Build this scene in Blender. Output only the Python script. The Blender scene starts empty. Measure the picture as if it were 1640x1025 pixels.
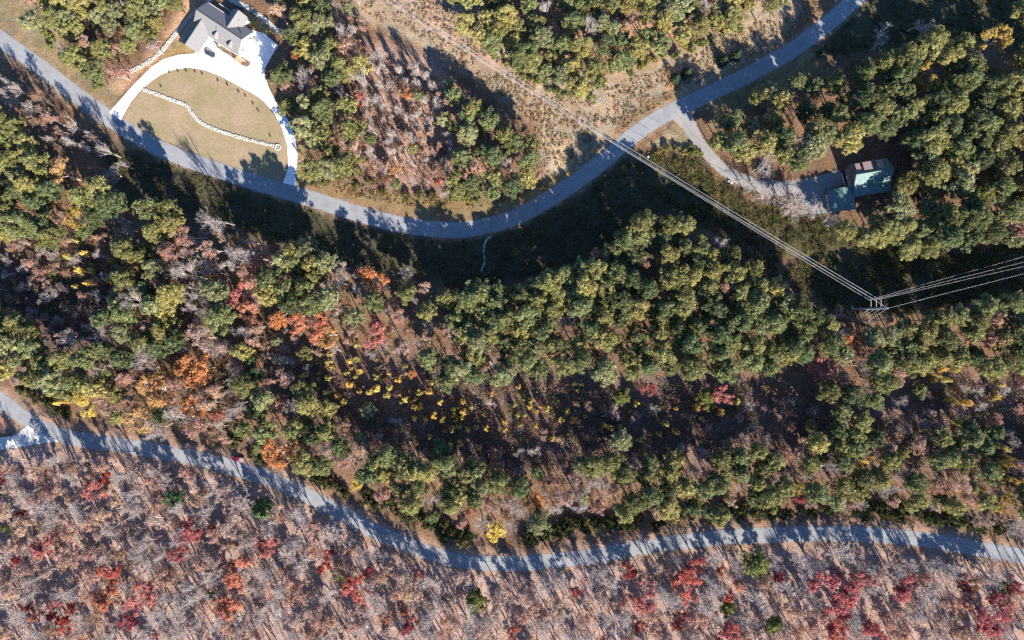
import bpy, math, random
import numpy as np

# ------------------------------------------------------------------ camera, sky, sun, exposure
scene = bpy.context.scene
COL = scene.collection
H = 290.0                       # flying height of the drone
S = 434.0 / 1640.0              # metres on the ground for one pixel of the photograph
SUN_EL = math.radians(27.5)
SUN_DX, SUN_DY = 0.47, -0.883   # direction towards the sun, on the ground

cam = bpy.data.cameras.new("camera")
cam_o = bpy.data.objects.new("camera", cam)
COL.objects.link(cam_o)
cam_o.location = (0, 0, H)
cam_o.rotation_euler = (0, 0, 0)
cam.sensor_width = 36.0
cam.lens = 18.0 / (217.0 / H)
cam.clip_start = 1.0
cam.clip_end = 6000.0
scene.camera = cam_o

world = bpy.data.worlds.new("World")
scene.world = world
world.use_nodes = True
wn = world.node_tree
wn.nodes.clear()
sky = wn.nodes.new("ShaderNodeTexSky")
sky.sky_type = 'NISHITA'
sky.sun_disc = False
sky.sun_elevation = SUN_EL
sky.sun_rotation = math.atan2(SUN_DX, SUN_DY)
sky.altitude = 300.0
sky.air_density = 1.0
sky.dust_density = 0.1
sky.ozone_density = 8.0
bg = wn.nodes.new("ShaderNodeBackground")
bg.inputs['Strength'].default_value = 0.08
wo = wn.nodes.new("ShaderNodeOutputWorld")
wn.links.new(sky.outputs[0], bg.inputs[0])
wn.links.new(bg.outputs[0], wo.inputs[0])

sun = bpy.data.lights.new("sun", 'SUN')
sun.energy = 4.6
sun.angle = math.radians(0.5)
sun.color = (1.0, 0.90, 0.76)
sun_o = bpy.data.objects.new("sun", sun)
COL.objects.link(sun_o)
sun_o.location = (150, -280, 250)
sun_o.rotation_euler = (math.pi / 2 - SUN_EL, 0, math.atan2(SUN_DX, -SUN_DY))

scene.view_settings.view_transform = 'Standard'
scene.view_settings.look = 'None'
scene.view_settings.gamma = 1.0
scene.view_settings.use_curve_mapping = False
scene.view_settings.exposure = 1.7
scene.render.engine = 'CYCLES'
scene.cycles.max_bounces = 4
scene.cycles.diffuse_bounces = 2
scene.cycles.use_denoising = False

rng = np.random.default_rng(7)
random.seed(7)


# ------------------------------------------------------------------ coordinates
def G(px, py, z=0.0):
    """World x, y of the point that shows at a pixel of the photograph and lies z metres up."""
    f = (H - z) / H
    return (px - 820.0) * S * f, (512.5 - py) * S * f


def V3(px, py, z=0.0):
    x, y = G(px, py, z)
    return (x, y, z)


# ------------------------------------------------------------------ mesh helpers
def mesh_np(name, verts, faces, mat=None, smooth=False):
    """faces: (n,3) or (n,4) int array."""
    verts = np.asarray(verts, np.float32).reshape(-1, 3)
    faces = np.asarray(faces, np.int32)
    k = faces.shape[1]
    me = bpy.data.meshes.new(name)
    me.vertices.add(len(verts))
    me.vertices.foreach_set("co", verts.ravel())
    me.loops.add(faces.size)
    me.loops.foreach_set("vertex_index", faces.ravel())
    me.polygons.add(len(faces))
    me.polygons.foreach_set("loop_start", np.arange(0, faces.size, k, dtype=np.int32))
    me.polygons.foreach_set("loop_total", np.full(len(faces), k, np.int32))
    if smooth:
        me.polygons.foreach_set("use_smooth", np.ones(len(faces), bool))
    me.update(calc_edges=True)
    if mat:
        me.materials.append(mat)
    return me


class MB:
    """Collects polygons of any size into one mesh."""
    def __init__(self):
        self.v, self.f = [], []

    def poly(self, pts):
        b = len(self.v)
        self.v += [tuple(p) for p in pts]
        self.f.append(tuple(range(b, b + len(pts))))

    def add(self, verts, faces):
        b = len(self.v)
        self.v += [tuple(p) for p in verts]
        self.f += [tuple(b + i for i in q) for q in faces]

    def box(self, x0, x1, y0, y1, z0, z1):
        v = [(x0, y0, z0), (x1, y0, z0), (x1, y1, z0), (x0, y1, z0), (x0, y0, z1), (x1, y0, z1), (x1, y1, z1), (x0, y1, z1)]
        self.add(v, [(0, 3, 2, 1), (4, 5, 6, 7), (0, 1, 5, 4), (1, 2, 6, 5), (2, 3, 7, 6), (3, 0, 4, 7)])

    def prism(self, pts, z0, z1):
        """pts: a polygon in plan, counter-clockwise."""
        n = len(pts)
        v = [(p[0], p[1], z0) for p in pts] + [(p[0], p[1], z1) for p in pts]
        f = [tuple(range(n - 1, -1, -1)), tuple(range(n, 2 * n))]
        f += [(i, (i + 1) % n, n + (i + 1) % n, n + i) for i in range(n)]
        self.add(v, f)

    def slab(self, top, th):
        """a roof plane: polygon in 3-D with a thickness th downwards."""
        n = len(top)
        v = list(top) + [(p[0], p[1], p[2] - th) for p in top]
        f = [tuple(range(n)), tuple(range(2 * n - 1, n - 1, -1))]
        f += [((i + 1) % n, i, n + i, n + (i + 1) % n) for i in range(n)]
        self.add(v, f)

    def tube(self, p0, p1, r0, r1, n=6, cap=True):
        p0, p1 = np.array(p0, float), np.array(p1, float)
        d = p1 - p0
        d /= max(np.linalg.norm(d), 1e-6)
        a = np.cross(d, (0, 0, 1) if abs(d[2]) < 0.9 else (1, 0, 0))
        a /= np.linalg.norm(a)
        b = np.cross(d, a)
        v = []
        for p, r in ((p0, r0), (p1, r1)):
            for i in range(n):
                t = 2 * math.pi * i / n
                v.append(tuple(p + r * (math.cos(t) * a + math.sin(t) * b)))
        f = [(i, (i + 1) % n, n + (i + 1) % n, n + i) for i in range(n)]
        if cap:
            f += [tuple(range(n - 1, -1, -1)), tuple(range(n, 2 * n))]
        self.add(v, f)

    def mesh(self, name, mat, smooth=False):
        me = bpy.data.meshes.new(name)
        me.from_pydata(self.v, [], self.f)
        me.update()
        if mat:
            me.materials.append(mat)
        if smooth:
            for p in me.polygons:
                p.use_smooth = True
        return me

    def build(self, name, mat, parent=None, smooth=False):
        return link(name, self.mesh(name, mat, smooth), parent)


def link(name, data, parent=None, loc=None):
    o = bpy.data.objects.new(name, data)
    COL.objects.link(o)
    if parent is not None:
        o.parent = parent
    if loc is not None:
        o.location = loc
    return o


def tag(o, label=None, cat=None, group=None, kind=None):
    if label:
        o['label'] = label
    if cat:
        o['category'] = cat
    if group:
        o['group'] = group
    if kind:
        o['kind'] = kind
    return o


def empty(name, loc, rz=0.0, label=None, cat=None, group=None):
    o = link(name, None, None, loc)
    o.rotation_euler = (0, 0, rz)
    return tag(o, label, cat, group)


# ------------------------------------------------------------------ materials
def nodes(name):
    m = bpy.data.materials.new(name)
    m.use_nodes = True
    nt = m.node_tree
    nt.nodes.clear()
    out = nt.nodes.new("ShaderNodeOutputMaterial")
    return m, nt, out


def N(nt, t, **kw):
    n = nt.nodes.new(t)
    for k, v in kw.items():
        setattr(n, k, v)
    return n


def mix_rgb(nt, mode, fac, a, b):
    n = nt.nodes.new("ShaderNodeMix")
    n.data_type = 'RGBA'
    n.blend_type = mode
    for sock, val in ((n.inputs[0], fac), (n.inputs[6], a), (n.inputs[7], b)):
        if hasattr(val, 'is_output'):
            nt.links.new(val, sock)
        elif isinstance(val, (tuple, list)):
            sock.default_value = (*val, 1.0)[:4]
        else:
            sock.default_value = val
    return n.outputs[2]


def noise(nt, coord, scale, detail=4.0, rough=0.6, lo=0.3, hi=0.7, a=0.0, b=1.0):
    t = N(nt, "ShaderNodeTexNoise")
    t.inputs['Scale'].default_value = scale
    t.inputs['Detail'].default_value = detail
    t.inputs['Roughness'].default_value = rough
    nt.links.new(coord, t.inputs['Vector'])
    r = N(nt, "ShaderNodeMapRange")
    r.inputs[1].default_value, r.inputs[2].default_value = lo, hi
    r.inputs[3].default_value, r.inputs[4].default_value = a, b
    nt.links.new(t.outputs[0], r.inputs[0])
    return r.outputs[0]


def scale_rgb(nt, col, fac):
    """colour times a value socket"""
    c = N(nt, "ShaderNodeCombineColor")
    for i in range(3):
        nt.links.new(fac, c.inputs[i])
    return mix_rgb(nt, 'MULTIPLY', 1.0, col, c.outputs[0])


def bump(nt, height, strength, dist):
    b = N(nt, "ShaderNodeBump")
    b.inputs['Strength'].default_value = strength
    b.inputs['Distance'].default_value = dist
    nt.links.new(height, b.inputs['Height'])
    return b.outputs[0]


def mat_plain(name, col, rough=0.6, metal=0.0, var=0.15, scale=2.0, spec=0.4, bumpy=0.0):
    m, nt, out = nodes(name)
    p = N(nt, "ShaderNodeBsdfPrincipled")
    g = N(nt, "ShaderNodeNewGeometry")
    f = noise(nt, g.outputs['Position'], scale, 5, 0.65, 0.25, 0.75, 1 - var, 1 + var)
    rgb = N(nt, "ShaderNodeRGB")
    rgb.outputs[0].default_value = (*col, 1)
    nt.links.new(scale_rgb(nt, rgb.outputs[0], f), p.inputs['Base Color'])
    p.inputs['Roughness'].default_value = rough
    p.inputs['Metallic'].default_value = metal
    p.inputs['Specular IOR Level'].default_value = spec
    if bumpy:
        nt.links.new(bump(nt, f, 1.0, bumpy), p.inputs['Normal'])
    nt.links.new(p.outputs[0], out.inputs[0])
    return m


def mat_leaf(name, source, trans=0.35, var=0.35, scale=0.9, rough=0.65):
    """source: 'object' reads the object's own colour, 'attr' the mesh attribute tint."""
    m, nt, out = nodes(name)
    if source == 'object':
        c = N(nt, "ShaderNodeObjectInfo").outputs['Color']
    else:
        a = N(nt, "ShaderNodeAttribute")
        a.attribute_name = "tint"
        c = a.outputs['Color']
    g = N(nt, "ShaderNodeNewGeometry")
    f = noise(nt, g.outputs['Position'], scale, 3, 0.7, 0.25, 0.75, 1 - var, 1 + var)
    f2 = noise(nt, g.outputs['Position'], 0.35, 2, 0.6, 0.3, 0.7, 0.0, 1.0)
    c1 = scale_rgb(nt, c, f)
    warm = mix_rgb(nt, 'MULTIPLY', 1.0, c1, (1.12, 0.98, 0.75))
    c2 = mix_rgb(nt, 'MIX', f2, c1, warm)
    p = N(nt, "ShaderNodeBsdfPrincipled")
    p.inputs['Roughness'].default_value = rough
    p.inputs['Specular IOR Level'].default_value = 0.25
    nt.links.new(c2, p.inputs['Base Color'])
    t = N(nt, "ShaderNodeBsdfTranslucent")
    nt.links.new(c2, t.inputs['Color'])
    mx = N(nt, "ShaderNodeMixShader")
    mx.inputs[0].default_value = trans
    nt.links.new(p.outputs[0], mx.inputs[1])
    nt.links.new(t.outputs[0], mx.inputs[2])
    nt.links.new(mx.outputs[0], out.inputs[0])
    return m


M_LEAF = mat_leaf("foliage", 'object')
M_LEAF_ATTR = mat_leaf("foliage_mass", 'attr')
M_PINEBARK = mat_plain("pine_bark", (0.17, 0.12, 0.09), 0.9, var=0.3, scale=3)
M_GREYBARK = mat_plain("grey_bark", (0.40, 0.355, 0.325), 0.85, var=0.25, scale=2, spec=0.2)
M_TWIG = mat_plain("twigs", (0.365, 0.315, 0.295), 0.85, var=0.3, scale=0.8, spec=0.15)
M_PALEBARK = mat_plain("pale_bark", (0.35, 0.305, 0.28), 0.8, var=0.2, scale=2, spec=0.2)


# ------------------------------------------------------------------ polylines and polygons
def catmull(pts, n=10):
    pts = [np.array(p, float) for p in pts]
    P = [2 * pts[0] - pts[1]] + pts + [2 * pts[-1] - pts[-2]]
    out = []
    for i in range(1, len(P) - 2):
        a, b, c, d = P[i - 1:i + 3]
        for k in range(n):
            t = k / n
            out.append(0.5 * (2 * b + (c - a) * t + (2 * a - 5 * b + 4 * c - d) * t * t + (3 * b - a - 3 * c + d) * t ** 3))
    out.append(P[-2])
    return np.array(out)


def seg_dist(px, py, line):
    """distance of points to a polyline (all in the same units)"""
    best = np.full(px.shape, 1e9)
    for (ax, ay), (bx, by) in zip(line[:-1], line[1:]):
        dx, dy = bx - ax, by - ay
        L = dx * dx + dy * dy + 1e-9
        t = np.clip(((px - ax) * dx + (py - ay) * dy) / L, 0, 1)
        best = np.minimum(best, np.hypot(px - ax - t * dx, py - ay - t * dy))
    return best


def inside(px, py, poly):
    r = np.zeros(np.shape(px), bool)
    n = len(poly)
    for i in range(n):
        (x0, y0), (x1, y1) = poly[i], poly[(i + 1) % n]
        if y0 == y1:
            continue
        c = ((y0 > py) != (y1 > py)) & (px < (x1 - x0) * (py - y0) / (y1 - y0) + x0)
        r ^= c
    return r


def signed(px, py, poly):
    d = seg_dist(px, py, list(poly) + [poly[0]])
    return np.where(inside(px, py, poly), d, -d)


def vnoise(x, y, seed):
    """smooth value noise, 0..1"""
    xi, yi = np.floor(x).astype(np.int64), np.floor(y).astype(np.int64)
    fx, fy = x - xi, y - yi
    fx, fy = fx * fx * (3 - 2 * fx), fy * fy * (3 - 2 * fy)

    def h(a, b):
        n = (a * 374761393 + b * 668265263 + seed * 982451653) & 0x7fffffff
        n = ((n ^ (n >> 13)) * 1274126177) & 0x7fffffff
        return ((n ^ (n >> 16)) & 0xffff) / 65535.0
    return (h(xi, yi) * (1 - fx) + h(xi + 1, yi) * fx) * (1 - fy) + (h(xi, yi + 1) * (1 - fx) + h(xi + 1, yi + 1) * fx) * fy


UPPER_ROAD = [(-90, -5), (-30, 40), (0, 62), (60, 104), (120, 150), (180, 193), (250, 235), (330, 266), (410, 292), (500, 319), (577, 343), (640, 359), (697, 367), (750, 367), (820, 350), (870, 324), (920, 293), (955, 267), (987, 240), (1020, 213), (1052, 191), (1087, 173), (1140, 148), (1190, 124), (1230, 102), (1270, 79), (1318, 44), (1368, 1), (1430, -55)]
LOWER_ROAD = [(-90, 565), (-30, 617), (0, 640), (35, 667), (80, 691), (133, 705), (200, 714), (267, 725), (340, 740), (410, 760), (470, 783), (543, 820), (590, 846), (643, 869), (690, 886), (743, 899), (820, 903), (890, 898), (953, 890), (1053, 873), (1153, 861), (1230, 857), (1300, 855), (1363, 855), (1463, 862), (1563, 878), (1640, 892), (1740, 910)]
GRAVEL_DRIVE = [(1085, 178), (1102, 198), (1112, 217), (1124, 234), (1141, 254), (1160, 272), (1186, 287), (1215, 297), (1245, 301), (1290, 300)]
WHITE_DRIVE = [(175, 180), (200, 152), (215, 135), (228, 122), (243, 107), (262, 95), (285, 88), (312, 86), (330, 57), (345, 45), (405, 49), (422, 53), (446, 73), (433, 93), (424, 111), (424, 120), (430, 140), (447, 174), (461, 191), (473, 220), (477, 253), (473, 277), (474, 298), (453, 293), (462, 267), (460, 233), (452, 207), (440, 183), (423, 163), (410, 153), (383, 138), (353, 122), (327, 112), (300, 108), (277, 112), (257, 120), (240, 132), (230, 140), (222, 148), (210, 163), (200, 180), (193, 193)]
LAWN = [(195, 196), (201, 181), (211, 164), (223, 149), (231, 141), (241, 133), (258, 121), (278, 113), (300, 109), (327, 113), (353, 123), (383, 139), (410, 154), (423, 164), (439, 184), (451, 208), (459, 233), (461, 267), (452, 290), (410, 278), (330, 252), (250, 220)]
ROCKS = [
    [(229, 143), (250, 150), (275, 160), (297, 168), (305, 178), (317, 192), (335, 203), (357, 211), (372, 216), (400, 224), (446, 235)],
    [(207, 115), (233, 102), (257, 83), (270, 68), (282, 53), (296, 38), (310, 23), (337, 0), (350, -14)],
    [(360, -14), (369, -2), (381, 5), (398, 13), (421, 29), (438, 44), (464, 58)],
    [(786, 378), (777, 388), (775, 402), (776, 418), (771, 434)]]

# ------------------------------------------------------------------ the ground: one sheet
BASE = (0.175, 0.108, 0.07)
AREAS = [   # polygon in photo pixels, colour of the ground there, softness of its border in pixels
    ([(-60, 700), (100, 715), (270, 738), (410, 775), (543, 835), (643, 885), (743, 915), (820, 918), (953, 906), (1153, 878), (1363, 872), (1563, 895), (1700, 915), (1700, 1300), (-60, 1300)], (0.345, 0.24, 0.205), 8),
    ([(-60, 625), (-60, 705), (40, 690), (30, 665), (0, 648)], (0.30, 0.16, 0.11), 3),
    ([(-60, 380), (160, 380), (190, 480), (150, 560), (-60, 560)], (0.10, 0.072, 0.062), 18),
    ([(430, 560), (900, 560), (1260, 620), (1700, 590), (1700, 760), (1260, 760), (900, 770), (520, 740)], (0.17, 0.115, 0.097), 20),
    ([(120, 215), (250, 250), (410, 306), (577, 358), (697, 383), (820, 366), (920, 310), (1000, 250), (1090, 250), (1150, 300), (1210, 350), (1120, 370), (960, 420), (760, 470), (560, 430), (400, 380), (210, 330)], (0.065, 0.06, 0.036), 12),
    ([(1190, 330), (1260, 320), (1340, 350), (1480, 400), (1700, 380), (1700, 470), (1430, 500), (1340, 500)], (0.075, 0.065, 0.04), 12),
    ([(500, -60), (1330, -60), (1250, 70), (1085, 160), (1000, 215), (940, 268), (880, 300), (860, 200), (780, 140), (690, 80), (600, 40), (520, 10)], (0.30, 0.235, 0.165), 8),
    ([(600, -30), (690, -30), (790, 75), (850, 115), (940, 140), (935, 165), (850, 150), (770, 110), (690, 50)], (0.35, 0.25, 0.19), 10),
    ([(1060, 110), (1085, 105), (1090, 150), (1065, 150)], (0.42, 0.23, 0.12), 5),
    ([(995, 190), (1040, 160), (1080, 143), (1090, 160), (1040, 187), (1000, 218), (970, 240)], (0.22, 0.15, 0.085), 3),
    ([(1030, 235), (1087, 196), (1112, 236), (1070, 240)], (0.23, 0.18, 0.105), 3),
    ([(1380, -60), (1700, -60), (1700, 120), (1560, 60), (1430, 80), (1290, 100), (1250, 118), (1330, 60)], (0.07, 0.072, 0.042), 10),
    ([(-60, -60), (20, -60), (60, 10), (130, 95), (165, 140), (205, 110), (200, 150), (172, 178), (120, 135), (0, 45), (-60, 0)], (0.22, 0.17, 0.10), 4),
    ([(-60, 20), (0, 75), (70, 122), (175, 200), (165, 208), (60, 130), (0, 86), (-60, 45)], (0.27, 0.19, 0.13), 3),
    ([(180, 140), (215, 110), (260, 70), (300, -20), (345, -20), (290, 60), (230, 115), (195, 150)], (0.42, 0.26, 0.17), 6),
    ([(215, 118), (262, 90), (290, 57), (320, 85), (290, 87), (255, 95), (230, 115)], (0.27, 0.20, 0.10), 3),
    ([(395, 15), (440, 50), (420, 55), (400, 40)], (0.30, 0.22, 0.09), 3),
    ([(478, 280), (560, 300), (660, 312), (760, 312), (850, 295), (900, 270), (930, 275), (850, 325), (750, 350), (640, 343), (500, 303), (478, 295)], (0.21, 0.155, 0.08), 6),
    ([(880, 235), (905, 230), (915, 262), (890, 275)], (0.40, 0.31, 0.2), 4),
    ([(440, 260), (478, 200), (500, 280), (480, 300)], (0.26, 0.21, 0.10), 6),
    ([(1130, 150), (1190, 125), (1300, 75), (1330, 110), (1200, 190), (1140, 200)], (0.20, 0.155, 0.085), 8),
    ([(580, 60), (700, 90), (760, 180), (790, 270), (720, 310), (560, 290), (540, 190)], (0.30, 0.19, 0.145), 12),
    ([(740, -40), (1200, -40), (1100, 80), (960, 130), (850, 90)], (0.32, 0.20, 0.13), 10),
]


def grid_axis(lo, hi, step):
    core = np.arange(lo, hi + step * 0.5, step)
    ext = [20, 60, 150, 400, 1000, 2500]
    return np.concatenate([[lo - e for e in reversed(ext)], core, [hi + e for e in ext]])


gx, gy = grid_axis(-235, 235, 0.85), grid_axis(-150, 150, 0.85)
XX, YY = np.meshgrid(gx, gy)
PX, PY = XX / S + 820.0, 512.5 - YY / S
wx = PX + 9 * (vnoise(PX / 14, PY / 14, 1) - 0.5) + 5 * (vnoise(PX / 5, PY / 5, 2) - 0.5)
wy = PY + 9 * (vnoise(PX / 14, PY / 14, 3) - 0.5) + 5 * (vnoise(PX / 5, PY / 5, 4) - 0.5)
colr = np.empty(PX.shape + (3,))
colr[:] = BASE
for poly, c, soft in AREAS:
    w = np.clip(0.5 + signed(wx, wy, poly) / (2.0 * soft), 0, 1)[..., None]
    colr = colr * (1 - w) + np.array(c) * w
LR, UR = catmull(LOWER_ROAD, 4), catmull(UPPER_ROAD, 4)
dl, du = seg_dist(wx, wy, LR), seg_dist(wx, wy, UR)
w = np.clip(1 - (dl - 15) / 12.0, 0, 1)[..., None]
colr = colr * (1 - w) + np.array((0.30, 0.20, 0.15)) * w
w = np.clip(1 - (du - 14) / 5.0, 0, 1)[..., None] * 0.5
colr = colr * (1 - w) + np.array((0.30, 0.20, 0.13)) * w
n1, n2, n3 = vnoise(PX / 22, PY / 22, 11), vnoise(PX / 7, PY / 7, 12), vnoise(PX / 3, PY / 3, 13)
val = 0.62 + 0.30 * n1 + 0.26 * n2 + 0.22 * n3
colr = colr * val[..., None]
hue = (vnoise(PX / 10, PY / 10, 21) - 0.5)[..., None]
colr = colr * (1 + hue * np.array((0.20, 0.0, -0.22)))
ZZ = 0.0 * XX
verts = np.stack([XX, YY, ZZ], -1).reshape(-1, 3)
ny_, nx_ = XX.shape
idx = np.arange(nx_ * ny_).reshape(ny_, nx_)
faces = np.stack([idx[:-1, :-1], idx[:-1, 1:], idx[1:, 1:], idx[1:, :-1]], -1).reshape(-1, 4)


def mat_ground():
    m, nt, out = nodes("forest_floor_and_meadow")
    a = N(nt, "ShaderNodeAttribute")
    a.attribute_name = "tint"
    g = N(nt, "ShaderNodeNewGeometry")
    pos = g.outputs['Position']
    f = noise(nt, pos, 1.4, 6, 0.75, 0.25, 0.75, 0.55, 1.45)
    f2 = noise(nt, pos, 0.28, 4, 0.7, 0.3, 0.7, 0.8, 1.2)
    c = scale_rgb(nt, scale_rgb(nt, a.outputs['Color'], f), f2)
    p = N(nt, "ShaderNodeBsdfPrincipled")
    p.inputs['Roughness'].default_value = 0.95
    p.inputs['Specular IOR Level'].default_value = 0.1
    nt.links.new(c, p.inputs['Base Color'])
    nt.links.new(bump(nt, f, 1.0, 0.35), p.inputs['Normal'])
    nt.links.new(p.outputs[0], out.inputs[0])
    return m


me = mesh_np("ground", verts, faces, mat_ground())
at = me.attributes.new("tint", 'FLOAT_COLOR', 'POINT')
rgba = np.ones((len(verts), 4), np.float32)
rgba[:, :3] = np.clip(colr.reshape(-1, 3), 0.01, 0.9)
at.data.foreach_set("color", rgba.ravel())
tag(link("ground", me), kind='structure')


# ------------------------------------------------------------------ roads, drives, lawn, rock swales
def mat_road(name, col, edge):
    m, nt, out = nodes(name)
    a = N(nt, "ShaderNodeAttribute")
    a.attribute_name = "across"
    g = N(nt, "ShaderNodeNewGeometry")
    pos = g.outputs['Position']
    f = noise(nt, pos, 0.16, 7, 0.75, 0.3, 0.7, 0.78, 1.18)
    f3 = noise(nt, pos, 5.0, 3, 0.7, 0.3, 0.7, 0.88, 1.12)
    ramp = N(nt, "ShaderNodeValToRGB")
    cr = ramp.color_ramp
    cr.elements[0].position, cr.elements[0].color = 0.0, (*edge, 1)
    cr.elements[1].position, cr.elements[1].color = 1.0, (*edge, 1)
    for pos_, k in ((0.05, 0.97), (0.2, 1.03), (0.35, 0.96), (0.5, 1.03), (0.65, 0.96), (0.8, 1.03), (0.95, 0.97)):
        e = cr.elements.new(pos_)
        e.color = (*[c * k for c in col], 1)
    nt.links.new(a.outputs['Fac'], ramp.inputs[0])
    p = N(nt, "ShaderNodeBsdfPrincipled")
    p.inputs['Roughness'].default_value = 0.9
    p.inputs['Specular IOR Level'].default_value = 0.2
    nt.links.new(scale_rgb(nt, scale_rgb(nt, ramp.outputs[0], f), f3), p.inputs['Base Color'])
    nt.links.new(bump(nt, f3, 0.4, 0.03), p.inputs['Normal'])
    nt.links.new(p.outputs[0], out.inputs[0])
    return m


def ribbon(name, line, width, z, mat, ragged=0.0, widths=None):
    c = catmull(line, 12)
    pts = np.array([G(*p) for p in c])
    t = np.gradient(pts, axis=0)
    t /= np.linalg.norm(t, axis=1)[:, None]
    nrm = np.stack([-t[:, 1], t[:, 0]], 1)
    K = 9
    ac = np.linspace(-1, 1, K)
    wv = np.full(len(pts), width / 2) if widths is None else np.interp(np.arange(len(pts)), np.linspace(0, len(pts) - 1, len(widths)), widths) / 2
    v = []
    for i in range(len(pts)):
        jl, jr = (rng.uniform(-ragged, ragged) for _ in range(2))
        for a in ac:
            w = wv[i] * a + (jl if a < -0.9 else jr if a > 0.9 else 0)
            v.append((*(pts[i] + nrm[i] * w), z + 0.05 * (1 - a * a)))
    ii = np.arange(len(v)).reshape(len(pts), K)
    f = np.stack([ii[:-1, :-1], ii[1:, :-1], ii[1:, 1:], ii[:-1, 1:]], -1).reshape(-1, 4)[:, ::-1]
    me = mesh_np(name, v, f, mat, True)
    at = me.attributes.new("across", 'FLOAT', 'POINT')
    at.data.foreach_set("value", np.tile((ac + 1) / 2, len(pts)).astype(np.float32))
    return tag(link(name, me), kind='structure')


M_ASPHALT = mat_road("pale_asphalt", (0.235, 0.245, 0.262), (0.22, 0.195, 0.17))
M_GRAVEL = mat_road("gravel", (0.25, 0.24, 0.235), (0.24, 0.18, 0.13))
M_CONCRETE = mat_plain("white_concrete", (0.80, 0.79, 0.77), 0.8, var=0.06, scale=0.7, spec=0.2)
M_CONCRETE2 = mat_plain("grey_concrete", (0.50, 0.50, 0.49), 0.85, var=0.12, scale=0.6, spec=0.2)
ribbon("upper_road", UPPER_ROAD, 6.9, 0.03, M_ASPHALT, 0.16)
ribbon("lower_road", LOWER_ROAD, 6.5, 0.03, M_ASPHALT, 0.22)
ribbon("gravel_drive", GRAVEL_DRIVE, 4.6, 0.02, M_GRAVEL, 0.35, widths=[8.5, 6.6, 5.4, 5.0, 5.0, 5.0, 5.2, 5.6, 6.2, 7])


def sheet(name, poly, z, mat, th=0.0):
    pts = [G(*p) for p in poly]
    area = sum(a[0] * b[1] - b[0] * a[1] for a, b in zip(pts, pts[1:] + pts[:1]))
    if area < 0:
        pts.reverse()
    mb = MB()
    if th:
        mb.prism(pts, z - th, z)
    else:
        mb.poly([(x, y, z) for x, y in pts])
    return tag(mb.build(name, mat), kind='structure')


def smooth_poly(p, n=4):
    c = catmull(list(p) + [p[0]], n)
    return [tuple(q) for q in c[:-1]]


sheet("driveway", WHITE_DRIVE, 0.11, M_CONCRETE, 0.2)
sheet("driveway_apron", [(-40, 699), (0, 700.5), (18, 699), (29, 694), (37, 687), (44, 681), (61, 692), (78, 699), (95, 707), (61, 711), (33, 716), (7, 719.5), (-40, 728)], 0.10, M_CONCRETE2, 0.2)
sheet("parking_court", [(1236, 292), (1270, 290), (1307, 283), (1345, 271), (1354, 296), (1322, 304), (1325, 342), (1302, 342), (1285, 322), (1240, 306)], 0.09, mat_plain("court_asphalt", (0.20, 0.205, 0.21), 0.9, var=0.15, scale=0.6, spec=0.2), 0.2)


def mat_lawn():
    m, nt, out = nodes("dry_lawn")
    g = N(nt, "ShaderNodeNewGeometry")
    pos = g.outputs['Position']
    f1 = noise(nt, pos, 0.11, 6, 0.7, 0.35, 0.65, 0.0, 1.0)
    f2 = noise(nt, pos, 1.1, 7, 0.8, 0.25, 0.75, 0.66, 1.34)
    c = mix_rgb(nt, 'MIX', f1, (0.30, 0.23, 0.155), (0.22, 0.185, 0.10))
    p = N(nt, "ShaderNodeBsdfPrincipled")
    p.inputs['Roughness'].default_value = 0.95
    p.inputs['Specular IOR Level'].default_value = 0.1
    nt.links.new(scale_rgb(nt, c, f2), p.inputs['Base Color'])
    nt.links.new(bump(nt, f2, 0.8, 0.12), p.inputs['Normal'])
    nt.links.new(p.outputs[0], out.inputs[0])
    return m


sheet("lawn", LAWN, 0.012, mat_lawn())

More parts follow.
